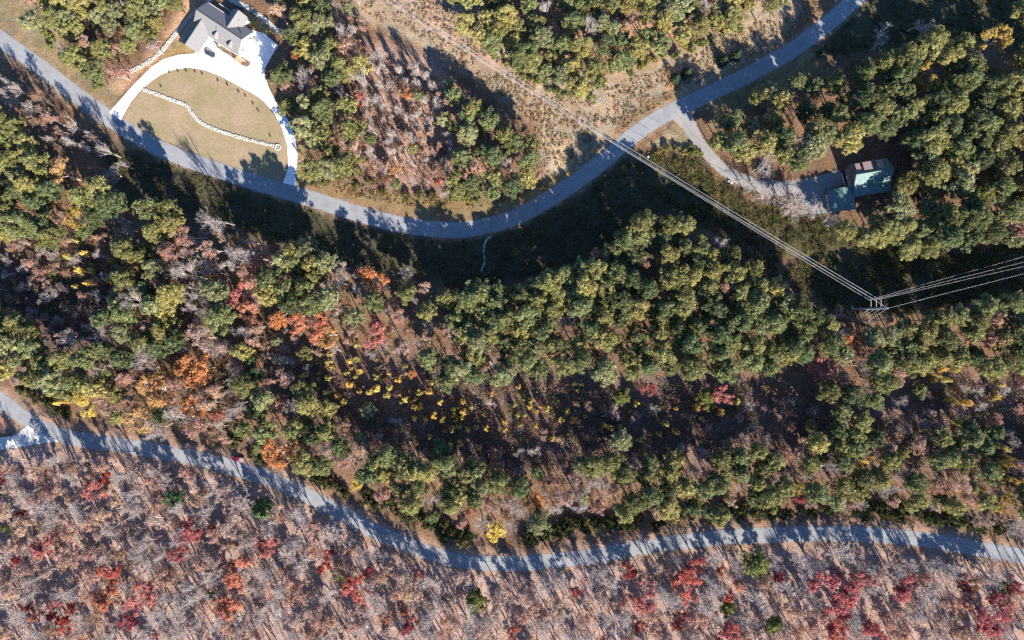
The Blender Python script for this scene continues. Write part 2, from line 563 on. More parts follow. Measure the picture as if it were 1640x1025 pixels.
M_STONE = mat_plain("white_stone", (0.44, 0.42, 0.395), 0.85, var=0.5, scale=3)
CUBE_F = np.array([(0, 3, 2, 1), (4, 5, 6, 7), (0, 1, 5, 4), (1, 2, 6, 5), (2, 3, 7, 6), (3, 0, 4, 7)])
CUBE_V = np.array([(-1, -1, -1), (1, -1, -1), (1, 1, -1), (-1, 1, -1), (-1, -1, 1), (1, -1, 1), (1, 1, 1), (-1, 1, 1)], float) * 0.5
ROCK_LABEL = ["white rubble channel winding across the dry lawn inside the loop drive",
              "white rubble channel running down the bare clay bank beside the grey-roofed house",
              "white rubble channel curving behind the grey-roofed house to the pines",
              "short rubble ditch in the shade below the upper road's lowest bend"]
for line, w, lab in zip(ROCKS, (1.2, 1.5, 2.1, 0.5), ROCK_LABEL):
    c = np.array([G(*p) for p in catmull(line, 30)])
    v, f = [], []
    n = int(len(c) * (7 if w > 1 else 2))
    for k in range(n):
        i = rng.integers(0, len(c) - 1)
        t = c[i + 1] - c[i]
        t /= np.linalg.norm(t) + 1e-9
        q = c[i] + (c[i + 1] - c[i]) * rng.random() + np.array((-t[1], t[0])) * rng.uniform(-w / 2, w / 2)
        s = rng.uniform(0.16, 0.55) * np.array((1, rng.uniform(0.6, 1), rng.uniform(0.5, 0.8)))
        a = rng.uniform(0, 6.28)
        cv = (CUBE_V + rng.uniform(-0.14, 0.14, (8, 3))) * s
        cv = np.stack([cv[:, 0] * math.cos(a) - cv[:, 1] * math.sin(a) + q[0], cv[:, 0] * math.sin(a) + cv[:, 1] * math.cos(a) + q[1], cv[:, 2] + 0.1], 1)
        f.append(CUBE_F + 8 * k)
        v.append(cv)
    if lab is ROCK_LABEL[0]:      # a ring of stones round the drain at its far end
        for j in range(26):
            a = 2 * math.pi * j / 26
            q = np.array(G(445, 235.5)) + 1.15 * np.array((math.cos(a), math.sin(a)))
            f.append(CUBE_F + 8 * len(v))
            v.append((CUBE_V + rng.uniform(-0.14, 0.14, (8, 3))) * 0.4 + np.array((*q, 0.15)))
    tag(link("riprap", mesh_np("riprap", np.concatenate(v), np.concatenate(f), M_STONE)), lab, kind='stuff')


# ------------------------------------------------------------------ buildings
class Frame:
    """local axes: u along the main ridge, v towards the front; lengths in metres"""
    def __init__(self, origin_px, z, scale, u_img):
        self.o = np.array(G(*origin_px, z))
        n = math.hypot(*u_img)
        self.u = np.array((u_img[0] / n, -u_img[1] / n))
        self.v = np.array((self.u[1], -self.u[0]))     # to the right of u seen from above
        self.k = S / scale * (H - z) / H

    def p(self, u, v, z):
        q = self.u * u + self.v * v
        return (q[0], q[1], z)


M_SHINGLE = mat_plain("grey_shingle", (0.195, 0.195, 0.20), 0.9, var=0.22, scale=3.5, spec=0.15, bumpy=0.05)
M_SHINGLE_RIDGE = mat_plain("ridge_shingle", (0.10, 0.10, 0.105), 0.9, var=0.2, scale=3)
M_SIDING = mat_plain("pale_siding", (0.62, 0.59, 0.54), 0.8, var=0.06, scale=1.5)
M_TRIM = mat_plain("white_trim", (0.78, 0.76, 0.72), 0.6, var=0.05, scale=2)
M_GLASS = mat_plain("window_glass", (0.03, 0.04, 0.05), 0.08, var=0.1, scale=1, spec=0.6)
M_DOOR = mat_plain("door_paint", (0.55, 0.52, 0.47), 0.6, var=0.05, scale=2)
M_TIMBER = mat_plain("pale_timber", (0.58, 0.45, 0.32), 0.8, var=0.15, scale=4)
M_TEAL = mat_plain("teal_metal", (0.105, 0.18, 0.178), 0.62, metal=0.0, var=0.22, scale=0.5, spec=0.3)
M_TEAL_RIDGE = mat_plain("teal_ridge", (0.07, 0.125, 0.125), 0.6, metal=0.0, var=0.1, scale=1)
M_BROWNROOF = mat_plain("dusty_pink_roof", (0.36, 0.25, 0.235), 0.8, var=0.1, scale=2)
M_DECK = mat_plain("red_brown_deck", (0.42, 0.23, 0.20), 0.85, var=0.2, scale=3)
M_BRICK = mat_plain("red_brick", (0.30, 0.16, 0.12), 0.9, var=0.2, scale=5)
M_LOG = mat_plain("brown_siding", (0.24, 0.16, 0.11), 0.85, var=0.15, scale=3)
M_MULCH = mat_plain("mulch", (0.20, 0.13, 0.10), 0.95, var=0.35, scale=3, bumpy=0.1)
M_DARK = mat_plain("black_rubber", (0.02, 0.02, 0.02), 0.8, var=0.1, scale=3)


def wall_block(root, F, u0, u1, v0, v1, z1, mat, label=None, z0=0.0):
    mb = MB()
    pts = [F.p(u0, v0, 0), F.p(u0, v1, 0), F.p(u1, v1, 0), F.p(u1, v0, 0)]
    mb.prism([q[:2] for q in pts], z0, z1)
    return mb.build("wall", mat, root)


def gable(root, F, axis, u0, u1, v0, v1, ze, zr, mat, over=0.45, th=0.16, walls=None, ridge_mat=None, split=0.5):
    """a gable roof: two slopes (parts named roof_slope), a ridge cap, gable walls; axis 'u' or 'v' is the ridge's"""
    def P(a, b, z):
        return F.p(a, b, z) if axis == 'u' else F.p(b, a, z)
    a0, a1, b0, b1 = (u0, u1, v0, v1) if axis == 'u' else (v0, v1, u0, u1)
    bm = b0 + (b1 - b0) * split
    slopes = []
    for bb, s in ((b0, -1), (b1, 1)):
        drop = (zr - ze) / abs(bm - bb) * over
        quad = [P(a0 - over, bm, zr), P(a1 + over, bm, zr), P(a1 + over, bb + s * over, ze - drop), P(a0 - over, bb + s * over, ze - drop)]
        n = np.cross(np.array(quad[1]) - quad[0], np.array(quad[2]) - quad[1])
        if n[2] < 0:
            quad.reverse()
        mb = MB()
        mb.slab(quad, th)
        slopes.append(mb.build("roof_slope", mat, root))
    mb = MB()
    mb.tube(P(a0 - over, bm, zr + 0.02), P(a1 + over, bm, zr + 0.02), 0.13, 0.13, 6)
    mb.build("ridge_cap", ridge_mat or mat, root)
    if walls:
        wall_block(root, F, u0, u1, v0, v1, ze - 0.02, walls)
        for a in (a0 + 0.01, a1 - 0.01):
            mb = MB()
            t = 0.14 if a < (a0 + a1) / 2 else -0.14
            A = [P(a, b0, ze - 0.02), P(a, b1, ze - 0.02), P(a, bm, zr - th - 0.02)]
            B = [P(a + t, b0, ze - 0.02), P(a + t, b1, ze - 0.02), P(a + t, bm, zr - th - 0.02)]
            mb.add(A + B, [(0, 1, 2), (5, 4, 3), (0, 3, 4, 1), (1, 4, 5, 2), (2, 5, 3, 0)])
            mb.build("gable_wall", walls, root)
    return slopes


def opening(root, F, at_u, at_v, along, w, z0, z1, out, name="window", mat=None):
    """a framed window or door standing 3 cm proud of a wall; along 'u' or 'v', out = -1 or 1 the side it faces"""
    def B(a0, a1, d0, d1, za, zb, m, nm, parent):
        mb = MB()
        if along == 'u':
            pts = [F.p(a0, d0, 0), F.p(a1, d0, 0), F.p(a1, d1, 0), F.p(a0, d1, 0)]
        else:
            pts = [F.p(d0, a0, 0), F.p(d0, a1, 0), F.p(d1, a1, 0), F.p(d1, a0, 0)]
        q = [p[:2] for p in pts]
        if sum(a[0] * b[1] - b[0] * a[1] for a, b in zip(q, q[1:] + q[:1])) < 0:
            q.reverse()
        mb.prism(q, za, zb)
        return mb.build(nm, m, parent)
    c, d = (at_u, at_v) if along == 'u' else (at_v, at_u)
    fr = B(c - w / 2 - 0.1, c + w / 2 + 0.1, d + out * 0.003, d + out * 0.05, z0 - 0.1, z1 + 0.1, M_TRIM, name, root)
    B(c - w / 2, c + w / 2, d + out * 0.053, d + out * 0.08, z0, z1, mat or M_GLASS, "pane" if name == "window" else "panel", fr)
    return fr


# the grey-roofed house
EZ = 3.4
F1 = Frame((260 + 560 / 7.4545, 430 / 7.4545), EZ, 7.4545, (525, 345))
k = F1.k
house = empty("house", (*F1.o, 0.0), 0, "large house with grey shingle roofs and cross gables beside the white drive", "house")
gable(house, F1, 'u', -225 * k, 395 * k, -322 * k, -8 * k, EZ, EZ + 3.7, M_SHINGLE, walls=M_SIDING, ridge_mat=M_SHINGLE_RIDGE)
gable(house, F1, 'v', -272 * k, -14 * k, -150 * k, 236 * k, EZ, EZ + 2.5, M_SHINGLE, walls=M_SIDING, ridge_mat=M_SHINGLE_RIDGE)
gable(house, F1, 'v', 78 * k, 268 * k, -425 * k, -200 * k, EZ + 0.5, EZ + 3.2, M_SHINGLE, walls=M_SIDING, ridge_mat=M_SHINGLE_RIDGE)
for uc in (82, 285):      # two small gabled dormers on the front slope
    gable(house, F1, 'v', (uc - 22) * k, (uc + 22) * k, -85 * k, -22 * k, EZ + 1.4, EZ + 2.3, M_SHINGLE, over=0.2, th=0.1, walls=M_SIDING, ridge_mat=M_SHINGLE_RIDGE)
    opening(house, F1, uc * k, -22 * k, 'u', 0.8, EZ + 0.55, EZ + 1.2, 1)
for q in (-1, 1):         # entry porch
    mb = MB()
    mb.tube(F1.p((95 + q * 26) * k, 22 * k, 0.1), F1.p((95 + q * 26) * k, 22 * k, EZ - 0.75), 0.12, 0.1, 8)
    mb.build("porch_post", M_TRIM, house)
mb = MB()
mb.slab([F1.p(62 * k, -8 * k, EZ - 0.35), F1.p(62 * k, 30 * k, EZ - 0.65), F1.p(128 * k, 30 * k, EZ - 0.65), F1.p(128 * k, -8 * k, EZ - 0.35)], 0.12)
mb.build("porch_roof", mat_plain("porch_dark_metal", (0.04, 0.045, 0.055), 0.5, var=0.1, scale=2), house)
for uc in (30, 160, 215, 340):
    opening(house, F1, uc * k, -8 * k, 'u', 1.3, 0.9, 2.4, 1)
opening(house, F1, 95 * k, -8 * k, 'u', 1.1, 0.15, 2.3, 1, "door", M_DOOR)
for vc in (60, 150):
    opening(house, F1, -14 * k, vc * k, 'v', 2.7, 0.15, 2.4, 1, "garage_door", M_DOOR)
for uc in (-200, -110):
    opening(house, F1, uc * k, 236 * k, 'u', 1.2, 0.9, 2.3, 1)
for vc in (-250, -90):
    opening(house, F1, 395 * k, vc * k, 'v', 1.3, 0.9, 2.4, 1)
for uc in (130, 215):
    opening(house, F1, uc * k, -425 * k, 'u', 1.3, 1.2, 2.7, -1)
mb = MB()
mb.tube(F1.p(225 * k, -345 * k, EZ + 1.2), F1.p(225 * k, -345 * k, EZ + 2.5), 0.09, 0.09, 8)
mb.build("vent_pipe", M_DARK, house)
mb = MB()                 # back terrace with its white rail
mb.prism([F1.p(q[0] * k, q[1] * k, 0)[:2] for q in ((-150, -326), (60, -326), (60, -400), (-150, -400))], 0.0, 0.6)
mb.build("terrace", mat_plain("terrace_boards", (0.16, 0.10, 0.08), 0.8, var=0.2, scale=3), house)
mb = MB()
for zc in (1.0, 1.45):
    mb.tube(F1.p(-150 * k, -398 * k, zc), F1.p(60 * k, -398 * k, zc), 0.06, 0.06, 5)
for q in range(8):
    mb.tube(F1.p((-150 + 30 * q) * k, -398 * k, 0.6), F1.p((-150 + 30 * q) * k, -398 * k, 1.5), 0.05, 0.05, 5)
mb.build("railing", M_TRIM, house)
# timber side porch at the right-hand corner, bed of mulch before the front
porch = empty("pergola", (*F1.o, 0), 0, "pale timber pergola standing at the right corner of the grey-roofed house", "pergola")
for (uc, vc) in ((405, 10), (475, 10), (405, 75), (475, 75)):
    mb = MB()
    q = F1.p(uc * k, vc * k, 0)
    mb.box(q[0] - 0.12, q[0] + 0.12, q[1] - 0.12, q[1] + 0.12, 0.1, 2.6)
    mb.build("post", M_TIMBER, porch)
for i in range(7):
    mb = MB()
    uc = 400 + 13.5 * i
    mb.tube(F1.p(uc * k, 2 * k, 2.78), F1.p(uc * k, 84 * k, 2.78), 0.09, 0.09, 4)
    mb.build("rafter", M_TIMBER, porch)
for vc in (10, 75):
    mb = MB()
    mb.tube(F1.p(396 * k, vc * k, 2.62), F1.p(486 * k, vc * k, 2.62), 0.11, 0.11, 4)
    mb.build("beam", M_TIMBER, porch)
bed = [(346, 72), (352, 73), (362, 79), (384, 91), (400, 99), (401, 102), (399, 105), (394, 107), (385, 102), (366, 88), (352, 79)]
mb = MB()
mb.prism([G(*p) for p in bed][::-1], 0.05, 0.28)
bed_o = tag(mb.build("flower_bed", M_MULCH), "brown mulched flower bed along the front of the grey-roofed house", "flower bed")
mb = MB()
cb = catmull(bed + [bed[0]], 5)
for (ax, ay), (bx, by) in zip(cb[:-1], cb[1:]):
    mb.tube(V3(ax, ay, 0.22), V3(bx, by, 0.22), 0.14, 0.14, 5)
mb.build("edging", mat_plain("edging_stone", (0.36, 0.30, 0.26), 0.9, var=0.25, scale=4), bed_o)
v, f = [], []
for j in range(46):
    q = bed[rng.integers(0, len(bed))], bed[rng.integers(0, len(bed))]
    t = rng.random()
    px, py = q[0][0] * t + q[1][0] * (1 - t), q[0][1] * t + q[1][1] * (1 - t)
    for m in range(10):
        c = np.array((*G(px, py), 0.4)) + rng.normal(0, 0.22, 3)
        c[2] = abs(c[2] - 0.3) + 0.3
        f.append(np.arange(3) + 3 * len(v))
        v.append(c + rng.normal(0, 0.16, (3, 3)))
o = link("bedding_plants", mesh_np("bedding_plants", np.concatenate(v), np.array(f), mat_plain("bedding", (0.24, 0.17, 0.10), 0.9, var=0.5, scale=4)), bed_o)
o['kind'] = 'stuff'

# the teal-roofed house
EZ2 = 4.3
F2 = Frame((1290 + 605 / 7.324, 220 + 430 / 7.324), 8.0, 7.324, (425, -70))
F2.k = S / 7.324 * (H - EZ2) / H
k = F2.k
lodge = empty("house", (*F2.o, 0.0), 0, "house with teal metal roof and three dusty pink dormers among the pines", "house")
gable(lodge, F2, 'u', 0 * k, 425 * k, -135 * k, 145 * k, EZ2, 8.0, M_TEAL, walls=M_LOG, ridge_mat=M_TEAL_RIDGE, over=0.35)
mb = MB()
mb.slab([F2.p(-8 * k, 152 * k, EZ2 - 0.35), F2.p(-8 * k, 240 * k, EZ2 - 1.25), F2.p(436 * k, 240 * k, EZ2 - 1.25), F2.p(436 * k, 152 * k, EZ2 - 0.35)], 0.1)
mb.build("porch_roof", M_TEAL, lodge)
for i in range(7):
    mb = MB()
    uc = 0 + 70 * i
    mb.tube(F2.p(uc * k, 232 * k, 0.0), F2.p(uc * k, 232 * k, EZ2 - 1.25), 0.11, 0.11, 8)
    mb.build("porch_post", M_LOG, lodge)
mb = MB()
mb.prism([F2.p(q[0] * k, q[1] * k, 0)[:2] for q in ((0, 240), (430, 240), (430, 146), (0, 146))], 0.0, 0.5)
mb.build("porch_floor", M_DECK, lodge)
for uc, w, zr in ((48, 30, 7.2), (146, 50, 7.9), (306, 34, 7.2)):
    quad = [F2.p((uc - w) * k, -128 * k, zr - 0.9), F2.p((uc + w) * k, -128 * k, zr - 0.9), F2.p((uc + w) * k, -30 * k, zr), F2.p((uc - w) * k, -30 * k, zr)]
    wall_block(lodge, F2, (uc - w + 5) * k, (uc + w - 5) * k, -122 * k, -35 * k, zr - 0.95, M_LOG, z0=EZ2)
    n = np.cross(np.array(quad[1]) - quad[0], np.array(quad[2]) - quad[1])
    if n[2] < 0:
        quad.reverse()
    mb = MB()
    mb.slab(quad, 0.1)
    mb.build("dormer_roof", M_BROWNROOF, lodge)
    opening(lodge, F2, uc * k, -122 * k, 'u', 0.9, zr - 2.1, zr - 1.15, -1)
for uc in (60, 150, 250, 350):
    opening(lodge, F2, uc * k, 145 * k, 'u', 1.2, 1.2, 2.8, 1)
opening(lodge, F2, 205 * k, 145 * k, 'u', 1.0, 0.5, 2.6, 1, "door", M_BRICK)
for vc in (-70, 60):
    opening(lodge, F2, 425 * k, vc * k, 'v', 1.2, 1.2, 2.7, 1)
mb = MB()
mb.slab([F2.p(-52 * k, -95 * k, 2.9), F2.p(-8 * k, -95 * k, 3.3), F2.p(-8 * k, 135 * k, 3.3), F2.p(-52 * k, 135 * k, 2.9)][::-1], 0.1)
mb.build("side_roof", mat_plain("grey_brown_roof", (0.24, 0.19, 0.17), 0.85, var=0.15, scale=2), lodge)
dk = [G(1290 + a / 7.324, 220 + b / 7.324, 2.4) for a, b in ((372, 240), (515, 215), (590, 150), (745, 128), (800, 178), (950, 172), (950, 262), (560, 330), (400, 338))]
mb = MB()
mb.prism(dk[::-1], 2.15, 2.4)
mb.build("deck", M_DECK, lodge)
for x, y in dk[:6]:
    mb = MB()
    mb.tube((x, y, 0), (x, y, 2.15), 0.1, 0.1, 6)
    mb.build("deck_post", M_LOG, lodge)
mb = MB()
for (a, b) in zip(dk[:5], dk[1:6]):
    mb.tube((*a, 3.3), (*b, 3.3), 0.06, 0.06, 5)
    for q in np.linspace(0, 1, 8):
        mb.tube((a[0] + (b[0] - a[0]) * q, a[1] + (b[1] - a[1]) * q, 2.4), (a[0] + (b[0] - a[0]) * q, a[1] + (b[1] - a[1]) * q, 3.3), 0.03, 0.03, 4)
mb.build("deck_railing", M_DECK, lodge)
# the garage
F3 = Frame((1290 + 240 / 7.324, 220 + 620 / 7.324), 3.0, 7.324, (325, -50))
k = F3.k
garage = empty("garage", (*F3.o, 0), 0, "garage with teal metal gable roof on the court beside the teal-roofed house", "garage")
gable(garage, F3, 'v', 22 * k, 305 * k, 14 * k, 262 * k, 3.1, 5.1, M_TEAL, walls=M_LOG, ridge_mat=M_TEAL_RIDGE, over=0.4)
for vc in (85, 190):
    opening(garage, F3, 22 * k, vc * k, 'v', 2.6, 0.1, 2.3, -1, "garage_door", M_DOOR)
opening(garage, F3, 165 * k, 262 * k, 'u', 1.0, 1.1, 2.1, 1)
for F, kk, axis, rows in ((F2, F2.k, 'u', [(-4 + 27 * i, 5, 4.3, 8.0) for i in range(17)]), (F3, F3.k, 'v', [(20 + 31 * i, 0, 3.1, 5.1) for i in range(8)])):
    for (q, _, ze, zr) in rows:      # raised seams of the metal roofs
        for sgn in (-1, 1):
            mb = MB()
            if axis == 'u':
                mb.tube(F.p(q * kk, 5 * kk, zr + 0.03), F.p(q * kk, (5 + sgn * 138) * kk, ze + 0.05), 0.045, 0.045, 4)
            else:
                mb.tube(F.p(163.5 * kk, q * kk, zr + 0.03), F.p((163.5 + sgn * 140) * kk, q * kk, ze + 0.05), 0.045, 0.045, 4)
            mb.build("roof_seam", M_TEAL_RIDGE, lodge if axis == 'u' else garage)
for (u0, u1, vv, zz) in ((-225, -14, -330, 3.25), (-10, 395, 8, 3.2), (-272, -272, 0, 0)):
    if u0 != u1:
        mb = MB()
        mb.tube(F1.p(u0 * F1.k, vv * F1.k, zz), F1.p(u1 * F1.k, vv * F1.k, zz), 0.09, 0.09, 6)
        mb.build("gutter", M_TRIM, house)
for (uu, vv, zz) in ((60, -120, 5.9), (330, -230, 6.1), (180, -235, 6.0)):
    mb = MB()
    q = F1.p(uu * F1.k, vv * F1.k, 0)
    mb.box(q[0] - 0.2, q[0] + 0.2, q[1] - 0.2, q[1] + 0.2, zz - 0.6, zz + 0.25)
    mb.build("roof_vent", M_DARK, house)
# low white wall between court and house
mb = MB()
w = [(1347.5, 277.5), (1350.5, 287), (1353.5, 296.5)]
for a, b in zip(w[:-1], w[1:]):
    mb.tube(V3(*a, 0.5), V3(*b, 0.5), 0.18, 0.18, 4)
    mb.tube(V3(*a, 0.2), V3(*b, 0.2), 0.2, 0.2, 4)
tag(mb.build("garden_wall", M_TRIM), "low white wall at the court's end before the teal-roofed house", "wall")


# ------------------------------------------------------------------ vehicles
M_TYRE, M_RIM = M_DARK, mat_plain("wheel_metal", (0.45, 0.45, 0.46), 0.35, metal=0.9, var=0.05, scale=3)
M_LAMP = mat_plain("headlight_glass", (0.75, 0.75, 0.72), 0.15, var=0.05, scale=3)
M_TAIL = mat_plain("tail_light", (0.35, 0.02, 0.02), 0.25, var=0.05, scale=3)


def loft(sections):
    """sections: (x, [(y, z), ...]) the same number of points each"""
    mb = MB()
    n = len(sections[0][1])
    for x, pts in sections:
        mb.v += [(x, y, z) for y, z in pts]
    for i in range(len(sections) - 1):
        for j in range(n):
            a, b = i * n + j, i * n + (j + 1) % n
            mb.f.append((a, b, b + n, a + n))
    mb.f.append(tuple(range(n - 1, -1, -1)))
    mb.f.append(tuple(range((len(sections) - 1) * n, len(sections) * n)))
    return mb


def section(w, z0, z1, r=0.16):
    return [(-w, z0 + 0.1), (-w + 0.08, z0), (w - 0.08, z0), (w, z0 + 0.1), (w, z1 - r), (w - r, z1), (-w + r, z1), (-w, z1 - r)]


def wheels(root, xs, y, r=0.36):
    for x in xs:
        for s in (-1, 1):
            mb = MB()
            mb.tube((x, s * y, r), (x, s * (y + 0.22), r), r, r, 16)
            w = mb.build("wheel", M_TYRE, root)
            mb = MB()
            mb.tube((x, s * (y + 0.221) - 0.0, r), (x, s * (y + 0.24), r), r * 0.6, r * 0.55, 12)
            mb.build("rim", M_RIM, w)


def lamps(root, xf, xr, y, z):
    for s in (-1, 1):
        for x, m, nm in ((xf, M_LAMP, "headlight"), (xr, M_TAIL, "tail_light")):
            mb = MB()
            mb.box(x - 0.06, x + 0.06, s * y - 0.17, s * y + 0.17, z - 0.09, z + 0.09)
            mb.build(nm, m, root)


def paint(name, col):
    return mat_plain(name, col, 0.25, metal=0.2, var=0.04, scale=1.5, spec=0.6)


def suv(px, py, heading, col, label):
    t = empty("parked_car", (*G(px, py), 0.12), heading, label, "car")
    m = paint("car_paint", col)
    loft([(-2.35, section(0.78, 0.35, 0.85)), (-2.2, section(0.9, 0.3, 1.0)), (-1.2, section(0.94, 0.28, 1.05)), (1.0, section(0.94, 0.28, 1.02)), (1.9, section(0.9, 0.3, 0.92)), (2.3, section(0.76, 0.35, 0.75))]).build("body", m, t, True)
    loft([(-2.1, section(0.72, 0.98, 1.12, 0.06)), (-1.7, section(0.72, 0.98, 1.62, 0.1)), (-0.2, section(0.74, 0.98, 1.68, 0.1)), (0.55, section(0.72, 0.98, 1.60, 0.1)), (1.2, section(0.70, 0.98, 1.06, 0.04))]).build("cabin", M_GLASS, t)
    mb = MB()
    mb.slab([(-1.72, -0.66, 1.70), (0.5, -0.66, 1.70), (0.5, 0.66, 1.70), (-1.72, 0.66, 1.70)], 0.05)
    mb.build("roof_panel", m, t)
    wheels(t, (-1.4, 1.4), 0.74)
    lamps(t, 2.26, -2.3, 0.6, 0.68)
    for s in (-1, 1):
        mb = MB()
        mb.box(0.72, 0.88, s * 1.03 - 0.1, s * 1.03 + 0.1, 1.02, 1.16)
        mb.build("wing_mirror", m, t)
    return t


def pickup(px, py, heading, col, label):
    t = empty("pickup_truck", (*G(px, py), 0.08), heading, label, "truck")
    m = paint("red_paint", col)
    loft([(-2.55, section(0.86, 0.45, 0.98, 0.06)), (-0.35, section(0.92, 0.4, 1.05, 0.06)), (1.1, section(0.92, 0.4, 1.05)), (2.2, section(0.88, 0.42, 0.98)), (2.6, section(0.78, 0.45, 0.82))]).build("body", m, t, True)
    loft([(-0.6, section(0.72, 1.0, 1.12, 0.05)), (-0.4, section(0.74, 1.0, 1.72, 0.1)), (0.55, section(0.74, 1.0, 1.72, 0.1)), (1.25, section(0.72, 1.0, 1.06, 0.04))]).build("cabin", M_GLASS, t)
    mb = MB()
    mb.slab([(-0.42, -0.7, 1.755), (0.6, -0.7, 1.755), (0.6, 0.7, 1.755), (-0.42, 0.7, 1.755)], 0.05)
    mb.build("roof_panel", m, t)
    mb = MB()
    mb.box(-2.48, -0.7, -0.78, 0.78, 1.06, 1.10)
    mb.build("bed_cover", mat_plain("grey_vinyl", (0.22, 0.26, 0.30), 0.6, var=0.1, scale=2), t)
    wheels(t, (-1.5, 1.6), 0.72, 0.4)
    lamps(t, 2.55, -2.5, 0.62, 0.75)
    return t


suv(337.5, 87.5, math.radians(-27), (0.045, 0.06, 0.08), "dark blue-grey car parked on the white forecourt")
pickup(382.5, 734.5, math.radians(168), (0.50, 0.02, 0.05), "red pickup with a grey bed cover parked on the lower road's upper edge")

# ------------------------------------------------------------------ power line: steel poles, conductors, guys
M_STEEL = mat_plain("galvanised_steel", (0.55, 0.57, 0.60), 0.45, metal=0.5, var=0.1, scale=0.5)
M_WIRE = mat_plain("aluminium_wire", (0.70, 0.70, 0.70), 0.4, metal=0.35, var=0.05, scale=0.5)
M_INS = mat_plain("insulator", (0.55, 0.56, 0.58), 0.35, var=0.05, scale=2)
POLE = np.array((*G(1364, 495.5), 0.0))
LEVELS = (15.5, 19.5, 23.0)
ARM = 3.4


def pole(base, label, arm_dir, lean=(0, 0), reach=(ARM, ARM, ARM)):
    t = empty("power_pole", tuple(base), 0, label, "power pole")
    mb = MB()
    mb.tube((0, 0, 0), (lean[0], lean[1], 28), 0.5, 0.24, 12)
    mb.build("pole_shaft", M_STEEL, t)
    tips = []
    for z, R in zip(LEVELS, reach):
        root = np.array((lean[0] * z / 28, lean[1] * z / 28, z))
        tip = root + np.array((arm_dir[0] * R, arm_dir[1] * R, 0.8))
        mb = MB()
        mb.tube(root, tip, 0.11, 0.07, 6)
        arm = mb.build("arm", M_STEEL, t)
        low = tip + np.array((arm_dir[0] * 0.2, arm_dir[1] * 0.2, -1.5))
        mb = MB()
        for q in range(7):
            a = tip + (low - tip) * q / 7
            b = tip + (low - tip) * (q + 0.55) / 7
            mb.tube(a, b, 0.1, 0.1, 8)
        mb.tube(tip, low, 0.05, 0.05, 6)
        mb.build("insulator", M_INS, arm)
        tips.append(base + low)
    tips.append(base + np.array((lean[0], lean[1], 28.0)))
    return t, tips


far_west = np.array((*G(222, -215), 0.0))
far_east = np.array((*G(2010, 335), 0.0))
arm = np.array((-0.1, 1.0))
arm /= np.linalg.norm(arm)
_, tips = pole(POLE, "tall galvanised steel power pole with three side arms and guy wires", arm)
_, tips_w = pole(far_west, "distant steel power pole where the wires end beyond the meadow", (0.55, 0.83), reach=(6.0, 3.0, 4.5))
_, tips_e = pole(far_east, "distant steel power pole where the wires end east of the pines", (-0.17, 0.985), reach=(7.2, 2.6, -1.2))
NAMES = ("lowest", "middle", "topmost")
for far, side, sag in ((tips_w, "north-west over the meadow and upper road", 7.5), (tips_e, "east over the brush strip", 4.5)):
    for i, (a, b) in enumerate(zip(tips, far)):
        mb = MB()
        n = 26
        pts = []
        for q in range(n + 1):
            u = q / n
            p = a + (b - a) * u
            p[2] -= sag * (0.6 if i == 3 else 1.0) * 4 * u * (1 - u)
            pts.append(p)
        for p, q in zip(pts[:-1], pts[1:]):
            mb.tube(p, q, *((0.025,) * 2 if i == 3 else (0.05,) * 2 if sag > 5 else (0.026,) * 2), 5, cap=False)
        lab = f"{NAMES[i]} conductor running from the power pole {side}" if i < 3 else f"thin shield wire from the power pole's tip {side}"
        tag(mb.build("power_line", M_WIRE, smooth=True), lab, "wire", "wires of the power line")
anchor = [(1338, 527), (1345, 530), (1351, 534), (1357, 538)]
for (px, py), z, w in zip(anchor, (15.3, 19.3, 22.8, 27.5), ("lowest", "second lowest", "third lowest", "topmost")):
    mb = MB()
    p, q = POLE + np.array((0, 0, z)), np.array(V3(px, py, 0.0))
    mb.tube(p, q, 0.045, 0.045, 5)
    tag(mb.build("guy_wire", M_WIRE), f"{w} guy wire slanting from the power pole's shaft to the ground", "wire", "guy wires of the power pole")

# ------------------------------------------------------------------ small things by the roads
M_WHITE = mat_plain("white_enamel", (0.55, 0.55, 0.54), 0.7, var=0.05, scale=2)


def cabinet(px, py, rz, label, w=1.1, d=0.7, h=1.0, name="utility_box", mat=None):
    t = empty(name, (*G(px, py), 0.0), rz, label, name.replace('_', ' '))
    mb = MB()
    mb.box(-w / 2 - 0.1, w / 2 + 0.1, -d / 2 - 0.1, d / 2 + 0.1, 0, 0.12)
    mb.build("plinth", M_CONCRETE2, t)
    mb = MB()
    mb.box(-w / 2, w / 2, -d / 2, d / 2, 0.12, h)
    mb.build("cabinet", mat or M_WHITE, t)
    mb = MB()
    mb.slab([(-w / 2 - 0.05, -d / 2 - 0.08, h + 0.06), (w / 2 + 0.05, -d / 2 - 0.08, h + 0.06), (w / 2 + 0.05, d / 2 + 0.05, h + 0.12), (-w / 2 - 0.05, d / 2 + 0.05, h + 0.12)], 0.06)
    mb.build("lid", mat or M_WHITE, t)


